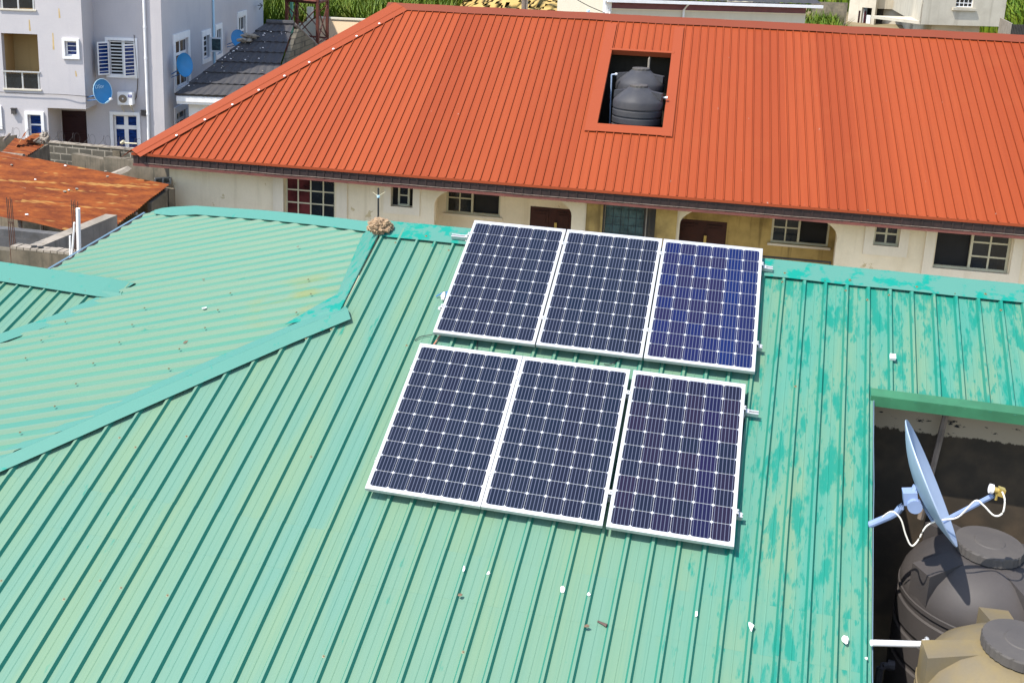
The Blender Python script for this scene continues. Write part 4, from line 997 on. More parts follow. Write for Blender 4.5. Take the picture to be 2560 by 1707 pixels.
leaf(wm[0] + .02, wm[2] - .02, wm[3] - .05, .50, pi * .72); leaf(wm[1] - .0, wm[2] - .06, wm[3] - .10, .50, pi * .72)
# bay openings
window(ap, G, bw1, B + .08, 1, 3, 'white', 'glassblue', .06, .025); surround(ap, G, bw1, .09, B - .07, 'white', .10, .1)
window(ap, G, bw2, B + .1, 1, 2, 'white', 'glassblue', .05, .06, 'window', None); surround(ap, G, bw2, .11, B - .06, 'white', .1, .1)
window(ap, G, bw3, B + .1, 2, 2, 'white', 'glassblue', .06, .06); surround(ap, G, bw3, .11, B - .06, 'white', .1, .1)
for bb, rail_h in ((bal1, .62), (bal2, .65)):
    s0, s1, z0, z1 = bb; mb = MB()
    G.box(mb, s0 - .2, s1 + .2, B + 1.1, B + 1.2, z0 - .1, z1 + .1); G.box(mb, s0 - .1, s0, B + .25, B + 1.1, z0 - .1, z1 + .1); G.box(mb, s1, s1 + .1, B + .25, B + 1.1, z0 - .1, z1 + .1); G.box(mb, s0, s1, B + .25, B + 1.1, z1, z1 + .1); G.box(mb, s0, s1, B + .25, B + 1.1, z0 - .1, z0)
    mb.build('balcony', 'tan', ap)
    mb = MB(); x = s1 - .3; G.box(mb, x, x + .29, B + 1.06, B + 1.1, z0, z1 - .08); mb.build('balcony_door', 'void', ap)
    mb = MB(); G.box(mb, s0 - .02, s1 + .03, B - .05, B + .01, z0 + rail_h, z0 + rail_h + .05)
    for x in (s0 + .06, (s0 + s1) / 2 + .02, s1 - .05): G.box(mb, x - .03, x + .03, B - .0, B + .05, z0, z0 + rail_h)
    rl = mb.build('balcony_railing', 'alu', ap); g = MB(); m = (s0 + s1) / 2
    G.box(g, s0 + .10, m - .03, B + .015, B + .03, z0 + .03, z0 + rail_h - .06); G.box(g, m + .07, s1 - .09, B + .015, B + .03, z0 + .03, z0 + rail_h - .06); g.build('glass', 'glass', rl)
    mb = MB(); G.box(mb, s0 - .04, s1 + .05, B - .05, B + .2, z0 - .06, z0 - .005); mb.build('balcony_sill', 'ivory', ap)
# rust runs on the bay
mb = MB()
for (x, y0, y1) in ((73, 50, 78), (132, 83, 125), (147, 22, 46), (189, 178, 192)):
    a, za = G.px(x, y0, B); b, zb = G.px(x + 2, y1, B); mb.prism([G.P(a - .02, B - .002, za), G.P(a + .02, B - .002, za), G.P(b + .035, B - .002, zb), G.P(b - .03, B - .002, zb)], G.n * .001)
mb.build('rust_streaks', 'rustrun', ap)
# entrance door and lamps
mb = MB(); G.box(mb, -4.02, -3.05, .06, .1, 0, 2.26)
for k in range(3): G.box(mb, -3.95, -3.12, .045, .06, .15 + k * .7, .15 + k * .7 + .5)
pts = [G.P(-3.55 + .3 * (k / 10 - .5), .04, 1.93 + .1 * sin(pi * k / 10)) for k in range(11)]; mb.tube(pts, .015, 5)
mb.build('door', 'maroon', ap)
for (x, y, d) in ((36, 278, B), (360, 283, 0)):
    s, z = G.px(x, y, d); mb = MB(); G.box(mb, s - .08, s + .08, d - .12, d, z - .1, z + .1); G.box(mb, s - .10, s + .10, d - .14, d, z + .1, z + .125); mb.build('wall_lamp', 'lid', ap)
# downpipes
mb = MB(); a = G.px(360.5, 0)[0]; mb.tube([G.P(a, -.07, 0), G.P(a, -.07, ZT_)], .055, 10)
for z in (2.2, 4.4, 5.6): mb.tube([G.P(a, -.07, z), G.P(a, -.07, z + .08)], .068, 10)
mb.build('downpipe', 'white', ap)
mb = MB(); mb.tube([GS.P(8.75, -.06, 0), GS.P(8.75, -.06, ZT_)], .05, 8); mb.build('downpipe', 'dishrim', ap)
# side windows
for r, c, rs, spl in ((wA, 2, 2, [.70]), (wC, 2, 2, [.66]), (wD, 2, 2, None)):
    window(ap, GS, r, .06, c, rs, 'white', 'glass', .08, .12, 'window', spl); surround(ap, GS, r, .28, -.05, 'white', .12)
for r in (wB1, wB2): window(ap, GS, r, .10, 1, 4 if r is wB1 else 1, 'white', 'void', .08, .06); surround(ap, GS, r, .25, -.05, 'white', .2)
# opened louvre pane between the small windows
hp = GS.P(8.0, -.05, 0); mb = MB(); dv = -GS.n
for (a0, a1, z0, z1) in ((0, .07, 3.95, 4.62), (.48, .55, 3.95, 4.62), (.07, .48, 3.95, 4.02), (.07, .48, 4.55, 4.62)): mb.box(hp + dv * a0 + V((0, 0, z0)), dv * (a1 - a0), GS.u * .05, V((0, 0, z1 - z0)))
sx = mb.build('open_sash', 'white', ap); mb = MB(); mb.box(hp + dv * .06 + GS.u * .01 + V((0, 0, 4.0)), dv * .43, GS.u * .02, V((0, 0, .58))); mb.build('glass', 'glassblock', sx)
# air conditioner
acs = G.rect(291, 233, 328, 264, -.55); t = thing('air_conditioner', 'white outdoor air conditioning unit with round fan on grey wall', 'air conditioner', G.P((acs[0] + acs[1]) / 2, -.3, acs[2]))
mb = MB(); G.box(mb, acs[0], acs[1], -.42, -.10, acs[2], acs[3]); mb.build('casing', 'white', t)
c = G.P(acs[0] + .21, -.425, (acs[2] + acs[3]) / 2); mb = MB(); mb.lathe([(.155, 0), (.16, .012), (.13, .02), (.05, .015)], c, -G.n, 24); fan = mb.build('fan_grille', 'fan', t); mb = MB(); mb.lathe([(.035, .012), (.03, .03), (0, .032)], c, -G.n, 12); mb.build('hub', 'white', fan)
mb = MB(); x = acs[0] + .42; G.box(mb, x, x + .13, -.432, -.42, acs[3] - .18, acs[3] - .08); lg = mb.build('logo', 'logo', t); mb = MB(); G.box(mb, x + .03, x + .11, -.436, -.432, acs[3] - .14, acs[3] - .12); mb.build('logo_stripe', 'paper', lg)
mb = MB(); 
for x in (acs[0] + .1, acs[1] - .1): G.box(mb, x, x + .04, -.42, 0, acs[2] - .05, acs[2] - .01); mb.tube([G.P(x + .02, -.38, acs[2] - .03), G.P(x + .02, 0, acs[2] - .35)], .015, 5)
mb.build('bracket', 'frame', t)
# blue dishes
def blue_dish(label, c, ax, r, wall, mount, lnb, text=False):
    ax = V(ax).normalized(); t = thing('satellite_dish', label, 'satellite dish', c, 'blue dishes on the grey building'); mb = MB()
    up = (V((0, 0, 1)) - ax * ax.z).normalized(); sd = up.cross(ax)
    N = 40; base = len(mb.v)
    pr = [(r * k / 6, .16 * r * (k / 6) ** 2) for k in range(7)]
    mb.lathe([(max(a, 1e-7), z) for a, z in pr] + [(r * 1.0, .16 * r - .012)] + [(max(a, 1e-7), z - .012) for a, z in pr[::-1][1:]], c, ax, N)
    for i in range(len(mb.v)):       # offset dishes are taller than wide
        d = mb.v[i] - V(c); mb.v[i] = V(c) + up * d.dot(up) * 1.12 + sd * d.dot(sd) * .98 + ax * d.dot(ax)
    mb.build('reflector', 'dish', t, smooth=True)
    mb = MB(); ring = [V(c) + ax * (.16 * r) + up * cos(2 * pi * k / 40) * r * 1.125 + sd * sin(2 * pi * k / 40) * r * .985 for k in range(41)]; mb.tube(ring, .012, 5); mb.build('rim', 'dishrim' if text else 'dish', t)
    mb = MB(); mb.tube([V(c) - ax * .05 - up * r * .2, V(mount)], .025, 6); mb.tube([V(c) - ax * .02 - up * r * .7, V(mount) + V((0, 0, -.12))], .02, 6); mb.build('mount', 'bluedark', t)
    if lnb:
        mb = MB(); b0 = V(c) - up * r * 1.1; tip = V(c) - up * r * .75 + ax * r * 1.15; mb.tube([b0, b0 + ax * .1, tip], .02, 6); arm = mb.build('feed_arm', 'dishrim', t)
        mb = MB(); mb.tube([tip - ax * .06, tip + ax * .05], .045, 8); mb.build('feed_horn', 'paper', arm)
    if text:
        cu = bpy.data.curves.new('t', 'FONT'); cu.body = 'DStv'; cu.size = .20; cu.align_x = 'CENTER'; cu.extrude = .002
        to = bpy.data.objects.new('t', cu); COL.objects.link(to); bpy.context.view_layer.update()
        me = bpy.data.meshes.new_from_object(to.evaluated_get(bpy.context.evaluated_depsgraph_get())); bpy.data.objects.remove(to)
        o = bpy.data.objects.new('lettering', me); COL.objects.link(o); me.materials.clear(); me.materials.append(M['dishrim']); o.parent = t
        Rm = Matrix((sd, up, ax)).transposed().to_4x4(); o.matrix_local = Matrix.Translation(up * r * .30 - sd * r * .25 + ax * .045) @ Rm; ORG[o.name] = V(c)
    return t
c1 = atD(254, 229, 40.6); vw = -ray(254, 229).normalized()
blue_dish('blue satellite dish with pale rim and lettering left of the air conditioner', c1, vw + G.u * 1.05 + V((0, 0, .12)), .42, G, c1 + G.u * -.55 - vw * .25 + V((0, 0, -.25)), True, True)
c2 = GS.P(3.0, -.55, 0); c2 = hit(459, 163, GS.n, c2); vw = -ray(459, 163).normalized()
blue_dish('blue satellite dish on the shaded side wall below a tall window, nearest the corner', c2, vw + G.u * 1.25 + V((0, 0, .1)), .42, GS, c2 + GS.n * .5 + V((0, 0, -.4)), False)
c3 = hit(595, 98, GS.n, GS.P(0, -.6, 0)); vw = -ray(595, 98).normalized()
blue_dish('blue satellite dish peeping over the left edge of the charcoal tiled roof', c3, vw + G.u * .6 + V((0, 0, .3)), .40, GS, c3 + GS.n * .55 + V((0, 0, -.3)), False)
c4 = atD(655, 56, 66); vw = -ray(655, 56).normalized()
blue_dish('blue satellite dish against the dark boundary fence, farthest of them', c4, vw + G.u * .6 + V((0, 0, .3)), .40, GS, c4 + GS.n * .8 + V((0, 0, -.5)), False)
t = thing('tv_antenna', 'small dark arrow shaped aerial at the far corner of the grey building', 'antenna', hit(648, 24, GS.n, GS.P(0, -.3, 0)))
mb = MB(); w_ = lambda x, y: hit(x, y, GS.n, GS.P(0, -.3, 0)); mb.tube([w_(645, 14), w_(656, 14)], .03, 5); mb.tube([w_(650, 10), w_(656, 14), w_(648, 24)], .03, 5); mb.build('arms', 'iron', t)
cable('cable', 'thin dark cable sagging across the grey bay wall', [G.P(-12, B - .06, 3.02), G.P(-6.3, B - .06, G.px(0, 230, B)[1]), G.P(*[v if i == 0 else v for i, v in enumerate((G.px(80, 234, B)[0], B - .06, G.px(80, 234, B)[1]))]), G.P(G.px(150, 236, B)[0], B - .06, G.px(150, 236, B)[1]), G.P(BR, B - .05, G.px(216, 241, B)[1]), G.P(BR + .3, B + .6, G.px(222, 243, B + .6)[1])], .012, 'iron')
cable('cable', 'looped cables hanging from the open window to the air conditioner', [G.P(*(lambda q: (q[0], -.05, q[1]))(G.px(*p))) for p in ((336, 88), (338, 110), (344, 180), (345, 205), (343, 232), (340, 248), (334, 245))], .015, 'bark')
# ================================================================== LEFT YARD: rusty sheds, block walls
# big rusty shed: one corrugated mono-pitch roof
fa, fb_ = atZ(-60, 366, 3.55), atZ(424.7, 462.6, 3.40); na, nb_ = atZ(-60, 526, 2.75), atZ(252, 595, 2.62)
nr_ = atZ(388, 517, 3.02); 
shed = thing('rusty_shed', 'low shed under a broad rusty corrugated roof beside the cream house', 'shed', (-16, 21, 0))
mb = MB(); rows = 66; cuts = [(0, .33), (.33, .70), (.70, 1.0)]
def SP(a, b):      # a along the sheets (0 left - 1 right), b from far edge (0) to near edge (1)
    f_ = fa.lerp(fb_, a); n_ = na.lerp(nb_ + (nr_ - nb_) * .0, a); p = f_.lerp(n_, b)
    return p + V((0, 0, .035 * noise.noise(V((a * 3, b * 5, 1)))))
for ci, (c0, c1) in enumerate(cuts):
    for k in range(rows):
        b0, b1 = k / rows, (k + 1) / rows
        for j in range(3):
            hh = lambda i: .016 * (1 if i % 2 else -1) + .010 * ci
            a0, a1 = c0 + (c1 - c0) * j / 3, c0 + (c1 - c0) * (j + 1) / 3
            if ci < 2 and j == 2: a1 += .004 + .012 * noise.noise(V((k * .35, ci, 0)))
            mb.face([SP(a0, b0) + V((0, 0, hh(k))), SP(a1, b0) + V((0, 0, hh(k))), SP(a1, b1) + V((0, 0, hh(k + 1))), SP(a0, b1) + V((0, 0, hh(k + 1)))])
mb.build('roof', 'rust', shed, recalc=False)
mb = MB(); 
for a in (.05, .35, .68, .97): 
    for b in (.06, .94): p = SP(a, b); mb.tube([V((p.x, p.y, 0)), p - V((0, 0, .05))], .05, 6)
mb.build('post', 'wood', shed)
mb = MB()
for b in (.05, .5, .95): mb.tube([SP(0, b) - V((0, 0, .06)), SP(1, b) - V((0, 0, .06))], .04, 6)
mb.build('purlin', 'wood', shed)
mb = MB(); q0, q1 = SP(0, .02) - V((0, 0, .1)), SP(1, .02) - V((0, 0, .1)); mb.prism([q0, q1, V((q1.x, q1.y, 0)), V((q0.x, q0.y, 0))], V((.05, .2, 0))); mb.build('back_wall', 'concdark', shed)
mb = MB(); q0, q1 = SP(.985, .05) - V((0, 0, .08)), SP(.985, .30) - V((0, 0, .08)); mb.prism([q0, q1, V((q1.x, q1.y, 0)), V((q0.x, q0.y, 0))], V((.1, .0, 0))); mb.build('end_wall', 'concdark', shed)
rng = random.Random(9)
for k in range(11):
    p = SP(rng.random() * .8, rng.random()); r_ = rng.uniform(.02, .04); mb = MB(); lump(mb, p + V((0, 0, .03)), (r_ * 1.3, r_, r_ * .6), k, 2, .3)
    tag(mb.build('stone_chip', 'conc' if k % 3 else 'paper'), 'small pale stone chip lying on the big rusty shed roof', 'stone', 'stone chips on the rusty roof')
# small wrecked shed further back
t = thing('wrecked_shed', 'small collapsing rusty tin shed with tilted sheets in front of razor wire', 'shed', atD(50, 350, 33))
def D(x, y, d): return atD(x, y, d)
mb = MB()
def sheet(a, b, c, d, n=22, amp=.02, nr=V((0, -.3, 1))):
    nr = nr.normalized()
    for k in range(n):
        t0, t1 = k / n, (k + 1) / n; h0, h1 = amp * (1 if k % 2 else -1), amp * (-1 if k % 2 else 1)
        mb.face([a.lerp(b, t0) + nr * h0, a.lerp(b, t1) + nr * h1, d.lerp(c, t1) + nr * h1, d.lerp(c, t0) + nr * h0])
sheet(D(5, 380, 31), D(38, 345, 34), D(112, 362, 33.5), D(64, 391, 30.6)); mb.build('roof', 'rust', t, recalc=False)
mb = MB(); sheet(D(38, 372, 32), D(73, 321, 33), D(66, 328, 33.2), D(28, 378, 32.2), 6); sheet(D(56, 352, 33), D(82, 336, 34), D(106, 332, 34), D(88, 357, 33), 10, .03); mb.build('loose_sheet', 'rust', t, recalc=False)
for q in ((D(2, 384, 31), D(60, 390, 30.5), .06), (D(8, 352, 33), D(24, 336, 34), .04), (D(84, 354, 33), D(101, 343, 33), .04)): mb = MB(); mb.tube(q[:2], q[2], 6); mb.build('plank', 'wood', t)
mb = MB(); mb.prism([D(64, 391, 31.2), D(114, 361, 33.6), D(118, 405, 33.6), D(70, 410, 31.2)], V((.05, .1, 0))); mb.build('side_wall', 'concdark', t); mb = MB(); mb.prism([D(-20, 345, 34), D(40, 338, 34.4), D(40, 385, 34.4), D(-20, 395, 34)], V((0, .05, 0))); mb.build('wall', 'concdark', t)
mb = MB(); lump(mb, D(112, 345, 33), (.17, .14, .17), 4, 3, .6, 2.6); tag(mb.build('rag_bundle', 'conc'), 'tangle of pale rags hanging at the right end of the wrecked shed', 'rags')
# block boundary wall with razor wire
a, b = D(-60, 352, 36), D(118, 357, 35.8); c = D(352, 363, 35.0); dirw = (c - b).normalized(); ang = math.atan2(dirw.y, dirw.x)
W = FR((b.x, b.y), ang); WLn = (c - b).length + 2.5
bwl = thing('block_wall', 'grey concrete block wall with pale mortar and coiled razor wire on top', 'wall', (b.x, b.y, 0))
ztw = b.z
mb = MB(); W.box(mb, -4.5, WLn, 0, .22, 0, ztw); mb.build('blocks', 'block', bwl)
mb = MB(); 
for k in range(30): s = -.2 + k * .16; mb.box(W.P(s, -.02, ztw), W.u * .17, W.n * .26, V((0, 0, .03 + .02 * random.random())))
mb.build('mortar_cap', 'conc', bwl)
mb = MB(); sp_ = W.px(283, 380)[0]; W.box(mb, sp_, sp_ + .26, -.04, .0, 0, ztw - .05); mb.build('pier', 'concdark', bwl)
mb = MB(); pts = []
for k in range(520):
    q = k * .42; s = -4.4 + (WLn + 4.0) * k / 520; pts.append(W.P(s + .12 * sin(q * .5), .1 + .17 * cos(q), ztw + .21 + .18 * sin(q)))
mb.tube(pts, .0045, 4); mb.build('razor_wire', 'iron', bwl)
mb = MB(); q0, q1 = W.px(309, 357), W.px(345, 359); mb.tube([W.P(q0[0], -.05, q0[1]), W.P(q1[0], -.05, q1[1])], .025, 6); mb.tube([W.P(q0[0] - .05, -.05, q0[1] - .02), W.P(q0[0] + .05, -.05, q0[1] + .06)], .06, 6); mb.build('pole', 'frame', bwl)
# second, darker wall closer to the red house
z2 = 3.0
a, b = D(258, 393, 27.5), D(440, 412, 26.2); dirw = (b - a); dirw.z = 0; dirw.normalize(); W2 = FR((a.x, a.y), math.atan2(dirw.y, dirw.x))
t = thing('boundary_wall', 'mossy dark rendered wall with bare blocks below, left of the red roof house', 'wall', (a.x, a.y, 0))
mb = MB(); L_ = (b - a).length; n = 16
for k in range(n):
    zt_ = W2.px(258 + (440 - 258) * (k + .5) / n, 393 + 19 * (k + .5) / n)[1] + .03 * noise.noise(V((k * .9, 0, 0)))
    W2.box(mb, L_ * k / n, L_ * (k + 1) / n, 0, .22, zt_ - .62, zt_)
mb.build('render', 'concdark', t)
mb = MB(); W2.box(mb, -.0, L_, .03, .2, 0, a.z - .55); mb.build('blocks', 'block2', t)
mb = MB(); s0 = W2.px(140, 405)[0]; W2.box(mb, s0, 0, .5, .7, 0, D(200, 402, 28).z); mb.build('low_wall', 'concdark', t)
mb = MB(); q0, q1, q2, q3 = W2.px(270, 435, -.5), W2.px(303, 418, -.5), W2.px(330, 432, -.5), W2.px(318, 445, -.5)
mb.prism([W2.P(q0[0], -.5, q0[1]), W2.P(q1[0], -.3, q1[1]), W2.P(q1[0] + .12, -.28, q1[1] - .05), W2.P(q0[0] + .12, -.48, q0[1] - .06)], V((.05, -.25, -.03))); mb.build('slab', 'conc', t)
# single hollow block
bc = W2.px(407, 452, -.5); t = thing('hollow_block', 'single hollow concrete block lying by the corner of the cream house', 'block', W2.P(bc[0], -.5, bc[1]))
mb = MB(); c = W2.P(bc[0], -.5, bc[1]); ux, uy, uz = V((.98, .12, .14)).normalized(), V((-.3, .7, .65)).normalized(), V((0, 0, 1)); uz = ux.cross(uy)
for (x0, x1, y0, y1) in ((-.22, -.18, -.11, .11), (-.02, .02, -.11, .11), (.18, .22, -.11, .11), (-.18, -.02, -.11, -.075), (.02, .18, -.11, -.075), (-.18, -.02, .075, .11), (.02, .18, .075, .11)):
    mb.box(c + ux * x0 + uy * y0, ux * (x1 - x0), uy * (y1 - y0), -uz * .2)
mb.build('shell', 'conc', t)
# unfinished block rooms in front of the shed
U = FR((-11.8, 15.2), .02)
zu = U.px(110, 628)[1]
t = thing('unfinished_walls', 'roofless unfinished block room with hollow cores along its top edge', 'wall', (-11.2, 15.8, 0))
mb = MB(); s0, s1 = U.px(27, 630)[0], U.px(230, 640)[0]; holes(mb, U, s0, s1, 0, .22, 0, zu - .02, []); 
mb.build('front_wall', 'concdark', t)
mb = MB()
for k in range(12):
    s = s0 + (s1 - s0) * k / 12; U.box(mb, s, s + (s1 - s0) / 12 - .015, -.005, .225 - .02, zu - .02, zu + .015 + .02 * random.random())
mb.build('broken_top', 'conc', t)
for x in (76, 92):
    s = U.px(x, 627)[0]; mb = MB(); mb.lathe([(.052, .001), (.05, .004), (.02, .003)], U.P(s, .1, zu + .035), n=12); mb.build('block_core', 'void', t)
mb = MB(); U.box(mb, s0 - 5, s0 - .01, .1, .3, 0, zu - .10); mb.build('pale_wall', 'block2', t)
mb = MB(); U.box(mb, s0 - 5, s1 + 2, 2.6, 2.8, 0, U.px(100, 583, 2.6)[1]); mb.build('rear_wall', 'block3', t)
mb = MB(); U.box(mb, s0 + .18, s0 + .42, .23, 2.6, zu - .5, zu + .0); U.box(mb, s1 - .2, s1 + .1, .23, 2.6, zu - .5, zu + .0); mb.build('cross_wall', 'conc', t)
def column(label, xs, yb, yt, rings, d=.08):
    t = thing('rebar_column', label, 'rebar', U.P(U.px(xs[0][0], yb, d)[0], d, 2), 'rebar starter bars'); mb = MB()
    P_ = []
    for i, x in enumerate(xs):
        s, z = U.px(x[0], yt + (i % 2) * 4, d + .12 * (i // 2)); sb, zb = U.px(x[1], yb, d + .12 * (i // 2)); P_.append((U.P(s, d + .12 * (i // 2), z), U.P(sb, d + .12 * (i // 2), zb - .6))); mb.tube([P_[-1][0], P_[-1][1]], .0075, 5)
    mb.build('bars', 'rebar', t); mb = MB()
    for q in rings:
        ps = [p[0].lerp(p[1], q) for p in P_]; ps = [ps[0], ps[1], ps[3], ps[2], ps[0]]; mb.tube(ps, .006, 4)
    mb.build('ties', 'rebar', t)
for o in ():
    pass
def column2(*a): column(*a)
column('bundle of rusty rebar with two ring ties at the far left', [(16, 27), (20, 33), (25, 37), (29, 41)], 628, 494, (.28, .56))
column('bundle of rusty rebar behind the white pipe', [(178, 184), (183, 188), (187, 192), (194, 198)], 632, 500, (.06,))
t = thing('plastic_pipe', 'tall white plastic pipe standing upright by the green eave', 'pipe', U.P(U.px(196, 630, .05)[0], .05, 3))
mb = MB(); a_ = U.px(195, 521, .0); b_ = U.px(197, 640, .0); mb.tube([U.P(b_[0], .0, b_[1] - .3), U.P(a_[0], .0, a_[1])], .036, 10); mb.build('tube', 'white', t, smooth=True)
for (x0, y0, x1, y1, lb_) in ((175, 590, 175, 640, 'short white pipe left of the tall white pipe'), (186, 556, 178, 640, 'slanting thin white pipe left of the tall white pipe')):
    a_ = U.px(x0, y0, -.02); b_ = U.px(x1, y1, -.02); mb = MB(); mb.tube([U.P(b_[0], -.02, b_[1] - .1), U.P(a_[0], -.02, a_[1])], .016, 8); tag(mb.build('plastic_pipe', 'white', smooth=True), lb_, 'pipe')
# ================================================================== CHARCOAL TILED HOUSE
T = FR((0, 0), .27); 
an = thing('tiled_house', 'small house with charcoal tiled roof and bare block gable against grey building', 'house', D(520, 240, 40))
e0 = D(437, 238, 42.6); tp = .62
nT = (V((0, 0, 1)) - T.n * tp).normalized()
def onT(x, y): return hit(x, y, nT, e0)
poly = [onT(437, 238), onT(700, 262), onT(702, 160), onT(735, 61), onT(667, 58.5), onT(640, 78)]
# tile courses: real steps clipped to the outline
so_ = [((p - e0).dot(T.u), (p - e0).dot(T.n)) for p in poly]
def inside_span(y):
    xs_ = []
    for (x0, y0), (x1, y1) in zip(so_, so_[1:] + so_[:1]):
        if (y0 - y) * (y1 - y) < 0: xs_.append(x0 + (x1 - x0) * (y - y0) / (y1 - y0))
    return (min(xs_), max(xs_)) if len(xs_) >= 2 else None
mb = MB(); ymx = max(p[1] for p in so_); y = .01; CO = .62
def TP(s, d, h): return e0 + T.u * s + T.n * d + V((0, 0, tp * d)) + nT * h
while y < ymx - .02:
    y1 = min(y + CO, ymx - .01); a_, b_ = inside_span(y), inside_span(y1)
    if a_ and b_:
        n = 40
        for k in range(n):
            t0, t1 = k / n, (k + 1) / n; x0, x1 = a_[0] + (a_[1] - a_[0]) * t0, a_[0] + (a_[1] - a_[0]) * t1; X0, X1 = b_[0] + (b_[1] - b_[0]) * t0, b_[0] + (b_[1] - b_[0]) * t1
            w0, w1 = .02 * sin(x0 * 20), .02 * sin(x1 * 20)
            mb.face([TP(x0, y, .07 + w0), TP(x1, y, .07 + w1), TP(X1, y1, .02 + w1 * .4), TP(X0, y1, .02 + w0 * .4)]); mb.face([TP(x0, y, .07 + w0), TP(x1, y, .07 + w1), TP(x1, y, -.02), TP(x0, y, -.02)])
    y = y1
mb.build('roof', 'slate', an, recalc=False)
mb = MB(); q0, q1 = TP(.05, .0, -.05), TP(so_[1][0], 0, -.05); mb.box(q0, q1 - q0, T.n * .05, V((0, 0, -.22))); mb.box(q0 + T.n * .05 + V((0, 0, -.10)), q1 - q0, T.n * .2, V((0, 0, -.22))); mb.build('fascia', 'white', an)
mb = MB(); q0 += T.n * .5 + T.u * .35; mb.box(V((q0.x, q0.y, 0)), T.u * 12, T.n * .2, V((0, 0, e0.z - .1))); mb.build('wall', 'white', an)
gp = [onT(735, 66), D(792, 117, 51), D(792, 250, 51), onT(690, 262), onT(700, 165)]
gp[2] = V((gp[1].x, gp[1].y, 0)); gp[3].z = 0
mb = MB(); mb.prism([p + V((.03, -.05, -.12)) for p in gp], V((.1, .25, 0))); mb.build('gable_wall', 'gable', an)
mb = MB(); mb.tube([onT(735, 62), D(796, 120, 51.1)], .10, 6); mb.build('gable_verge', 'wood', an)
mb = MB(); mb.tube([onT(667, 58.5) + nT * .05, onT(735, 61) + nT * .05], .12, 8); mb.build('ridge_tile', 'slate', an)
rng = random.Random(12)
for k in range(64):
    yy = ymx * (.08 + .8 * rng.random()); sp2 = inside_span(yy)
    if not sp2: continue
    x = sp2[0] + (sp2[1] - sp2[0]) * (rng.random() ** 1.8) * .8 + .15; rr = rng.choice((.012, .015, .018, .030)); mb = MB(); lump(mb, TP(x, yy, .06), (rr * 1.4, rr, rr * .7), k, 2, .3)
    tag(mb.build('litter_chip', 'paper' if k % 3 else 'conc'), 'small pale chip scattered on the charcoal tiled roof', 'litter', 'chips on the charcoal roof')
for (x, y, r_, lb_) in ((624, 95, (.40, .22, .10), 'larger crumpled white sheet on the charcoal tiled roof'), (611, 106, (.34, .18, .09), 'smaller crumpled white sheet on the charcoal tiled roof')):
    mb = MB(); lump(mb, onT(x, y) + nT * .1, r_, x, 3, .45, 2.5); tag(mb.build('plastic_sheet', 'conc'), lb_, 'sheeting')
# ================================================================== STEEL TOWER, FENCE, WALLS BEHIND
tw = thing('steel_tower', 'red oxide steel tank stand with crossed braces', 'tower', D(770, 60, 52))
def leg(x0, x1, y1, d): 
    p = D(x1, y1, d); q = D(x0, -25, d); q = V((p.x, p.y, q.z)); return V((p.x, p.y, 0)), q
Ls = [leg(716, 717, 58, 55), leg(793, 794, 115, 54), leg(742, 742, 65, 58), leg(818, 818, 103, 57)]
for a_, b_ in Ls: mb = MB(); mb.box(a_ - V((.07, .07, 0)), V((.14, 0, 0)), V((0, .14, 0)), V((0, 0, b_.z))); mb.build('leg', 'redsteel', tw)
for i, j in ((0, 1), (1, 3), (0, 2), (2, 3)):
    A_, B_ = Ls[i][0], Ls[j][0]; mb = MB(); zt_ = D(750, 4, 55).z; z0 = D(794, 108, 54).z
    def at(P_, z): return V((P_.x, P_.y, z))
    mb.tube([at(A_, zt_ + .1), at(B_, zt_ + .1)], .13, 4); mb.build('beam', 'redsteel', tw)
    mb = MB()
    for (u0, u1) in ((0, .93), (.93, 1.8)):
        za, zb = z0 + (zt_ - z0) * u0, z0 + (zt_ - z0) * u1 - .05
        mb.tube([at(A_, za), at(B_, zb)], .032, 4); mb.tube([at(B_, za), at(A_, zb)], .032, 4)
    mb.tube([at(A_, z0), at(B_, z0)], .05, 4); mb.build('brace', 'redsteel', tw)
p_ = D(725, 60, 60); mb = MB(); mb.box(V((p_.x, p_.y, 0)), V((.14, 0, 0)), V((0, .14, 0)), V((0, 0, D(724, -10, 60).z))); tag(mb.build('green_post', 'greensteel'), 'pale green steel post behind the red tower', 'post')
fz = [D(640, 31, 70), D(765, 39, 69)]
fn = thing('dark_fence', 'dark grey panel fence with black posts below the bushes', 'fence', D(700, 55, 62)); mb = MB(); mb.prism([fz[0], fz[1], V((fz[1].x, fz[1].y, 0)), V((fz[0].x, fz[0].y, 0))], V((0, .1, 0))); mb.build('panel', 'concdark', fn)
mb = MB()
for k in range(7): q = fz[0].lerp(fz[1], k / 6); mb.box(V((q.x, q.y - .08, 0)), V((.12, 0, 0)), V((0, .06, 0)), V((0, 0, q.z + .1)))
mb.box(fz[0] - V((0, .06, .15)), fz[1] - fz[0], V((0, .05, 0)), V((0, 0, .15))); mb.box(fz[0] - V((0, .06, .55)), fz[1] - fz[0], V((0, .04, 0)), V((0, 0, .06))); mb.build('post', 'iron', fn)
q0, q1, q2 = D(764, 52, 64), D(793, 47, 61), D(1010, 57, 58)
mb = MB(); mb.prism([q1, q2 + (q2 - q1) * .6, V((q2.x + (q2 - q1).x * .6, q2.y + (q2 - q1).y * .6, 0)), V((q1.x, q1.y, 0))], V((.0, .2, 0)))
pw = thing('peach_wall', 'long plain peach rendered boundary wall behind the hip of red roof', 'wall', q1); 
mb.build('wall', 'peach', pw); mb = MB(); mb.box(q1 + V((0, -.06, 0)), (q2 - q1) * 1.6, V((0, .32, 0)), V((0, 0, .10))); mb.build('coping', 'ivory', pw)
